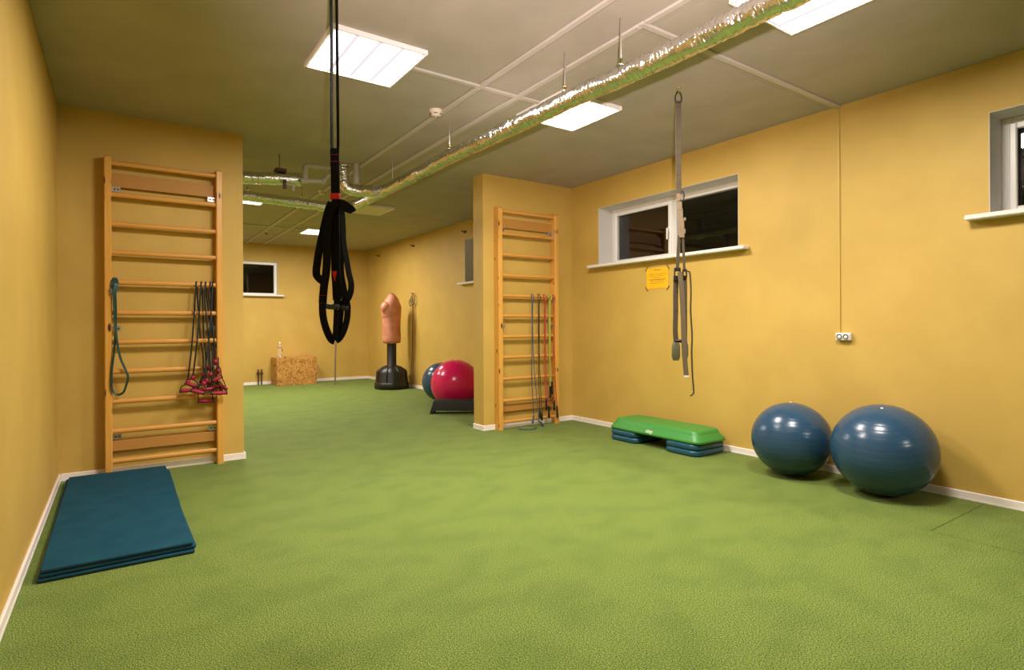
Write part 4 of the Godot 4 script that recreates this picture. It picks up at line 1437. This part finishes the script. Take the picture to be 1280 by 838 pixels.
	tube(st, smooth_path([Vector3(3.845, 0.006, zh + 0.06), Vector3(3.80, 0.006, zh + 0.13), Vector3(3.70, 0.006, zh + 0.14), Vector3(3.62, 0.006, zh + 0.07), Vector3(3.66, 0.006, zh + 0.02)], 6), 0.005, 6)
	obj("cord", st, M.cord_blue, sk)

# ---------------------------------------------------------------- small things
func smoke_detector(x: float, z: float, label: String) -> void:
	var o := thing("smoke_detector", label, "smoke detector", Vector3(x, H, z), 0.0, "smoke detectors")
	var st := tool()
	lathe(st, [Vector2(0.052, 0.0), Vector2(0.052, -0.014), Vector2(0.047, -0.016), Vector2(0.047, -0.03), Vector2(0.038, -0.042), Vector2(0.016, -0.046), Vector2(0.0, -0.046)], 28)
	obj("housing", st, M.cream_plastic, o)
	for k in 6:
		var t := TAU * k / 6.0
		var q := tool()
		cb(q, Vector3(cos(t) * 0.0445, -0.0335, sin(t) * 0.0445), Vector3(0.006, 0.006, 0.028), 0.001, Basis(Vector3.UP, -t))
		obj("vent_slot", q, M.socket_dark, o)

func small_things() -> void:
	smoke_detector(2.022, -3.97, "round cream smoke detector on the ceiling beside the near cable trunking")
	smoke_detector(2.063, -7.10, "round cream smoke detector beyond the white pipes in the back room")
	# sprinkler-like sensor in the back room
	var o := thing("ceiling_sensor", "small dark red sensor on the back room ceiling by a trunking joint", "sensor", Vector3(2.12, H, -10.62))
	var st := tool()
	lathe(st, [Vector2(0.05, 0.0), Vector2(0.05, -0.02), Vector2(0.03, -0.035), Vector2(0.0, -0.035)], 20)
	obj("housing", st, M.cream_plastic, o)
	st = tool()
	lathe(st, [Vector2(0.022, -0.034), Vector2(0.02, -0.05), Vector2(0.0, -0.052)], 14)
	obj("lens", st, M.red_thread, o)
	# yellow trunking down the right wall to the socket
	struct("trim_10", boxtool(Vector3(XR - 0.010, 1.078, -2.196), Vector3(XR, H - 0.016, -2.180), 0.002), M.yellow_plastic)
	# double socket, seen face on from -x
	var so := thing("double_socket", "white double wall socket below the yellow cable trunking", "socket", Vector3(XR, 1.048, -2.149))
	st = tool()
	cb(st, Vector3(-0.019, 0, 0), Vector3(0.038, 0.058, 0.108), 0.006)
	obj("housing", st, M.white_plastic, so)
	for dz: float in [-0.0255, 0.0215]:
		var tilt := Basis(Vector3.BACK, PI / 2)
		st = tool()
		lathe(st, [Vector2(0.0235, 0.0), Vector2(0.0235, 0.003), Vector2(0.020, 0.0035), Vector2(0.0185, 0.0008)], 24, Vector3(-0.0378, 0, dz), tilt)
		var rim := obj("socket_ring", st, M.white_plastic, so)
		st = tool()
		lathe(st, [Vector2(0.0, 0.001), Vector2(0.019, 0.001), Vector2(0.019, 0.0)], 24, Vector3(-0.0378, 0, dz), tilt)
		obj("socket_well", st, M.socket_dark, rim)
		st = tool()
		lathe(st, [Vector2(0.0, 0.003), Vector2(0.012, 0.003), Vector2(0.013, 0.0)], 20, Vector3(-0.0385, -0.002, dz), tilt)
		obj("socket_face", st, M.white_plastic, rim)
	# yellow printed notice taped to the wall
	var no := thing("paper_notice", "yellow paper notice with printed lines taped under the window", "notice", Vector3(XR - 0.002, 1.621, -3.982), -PI / 2)
	st = tool()
	var w := 0.285
	var h := 0.208
	st.set_smooth_group(-1)
	var cs := [Vector3(-w / 2, h / 2, 0.0008), Vector3(w / 2, h / 2, 0.0008), Vector3(w / 2, -h / 2, 0.0008), Vector3(-w / 2, -h / 2, 0.0008)]
	var uv := [Vector2(0, 0), Vector2(1, 0), Vector2(1, 1), Vector2(0, 1)]
	for i: int in [0, 1, 2, 0, 2, 3]:
		st.set_uv(uv[i])
		st.add_vertex(cs[i])
	st.set_uv(Vector2(0.02, 0.02))
	for i in 4:
		var dz := Vector3(0, 0, 0.0014)
		quad(st, cs[i], cs[(i + 1) % 4], cs[(i + 1) % 4] - dz, cs[i] - dz, cs[i] + cs[(i + 1) % 4])
	obj("sheet", st, M.notice_print, no)
	for e: Array in [[-1, 1], [1, 1], [1, -1], [-1, -1]]:
		st = tool()
		cb(st, Vector3(e[0] * (w / 2 - 0.002), e[1] * (h / 2 + 0.002), 0.0006), Vector3(0.013, 0.056, 0.0024), 0.0, Basis(Vector3.BACK, e[0] * e[1] * PI * 0.20))
		obj("tape", st, M.tape_brown, no)
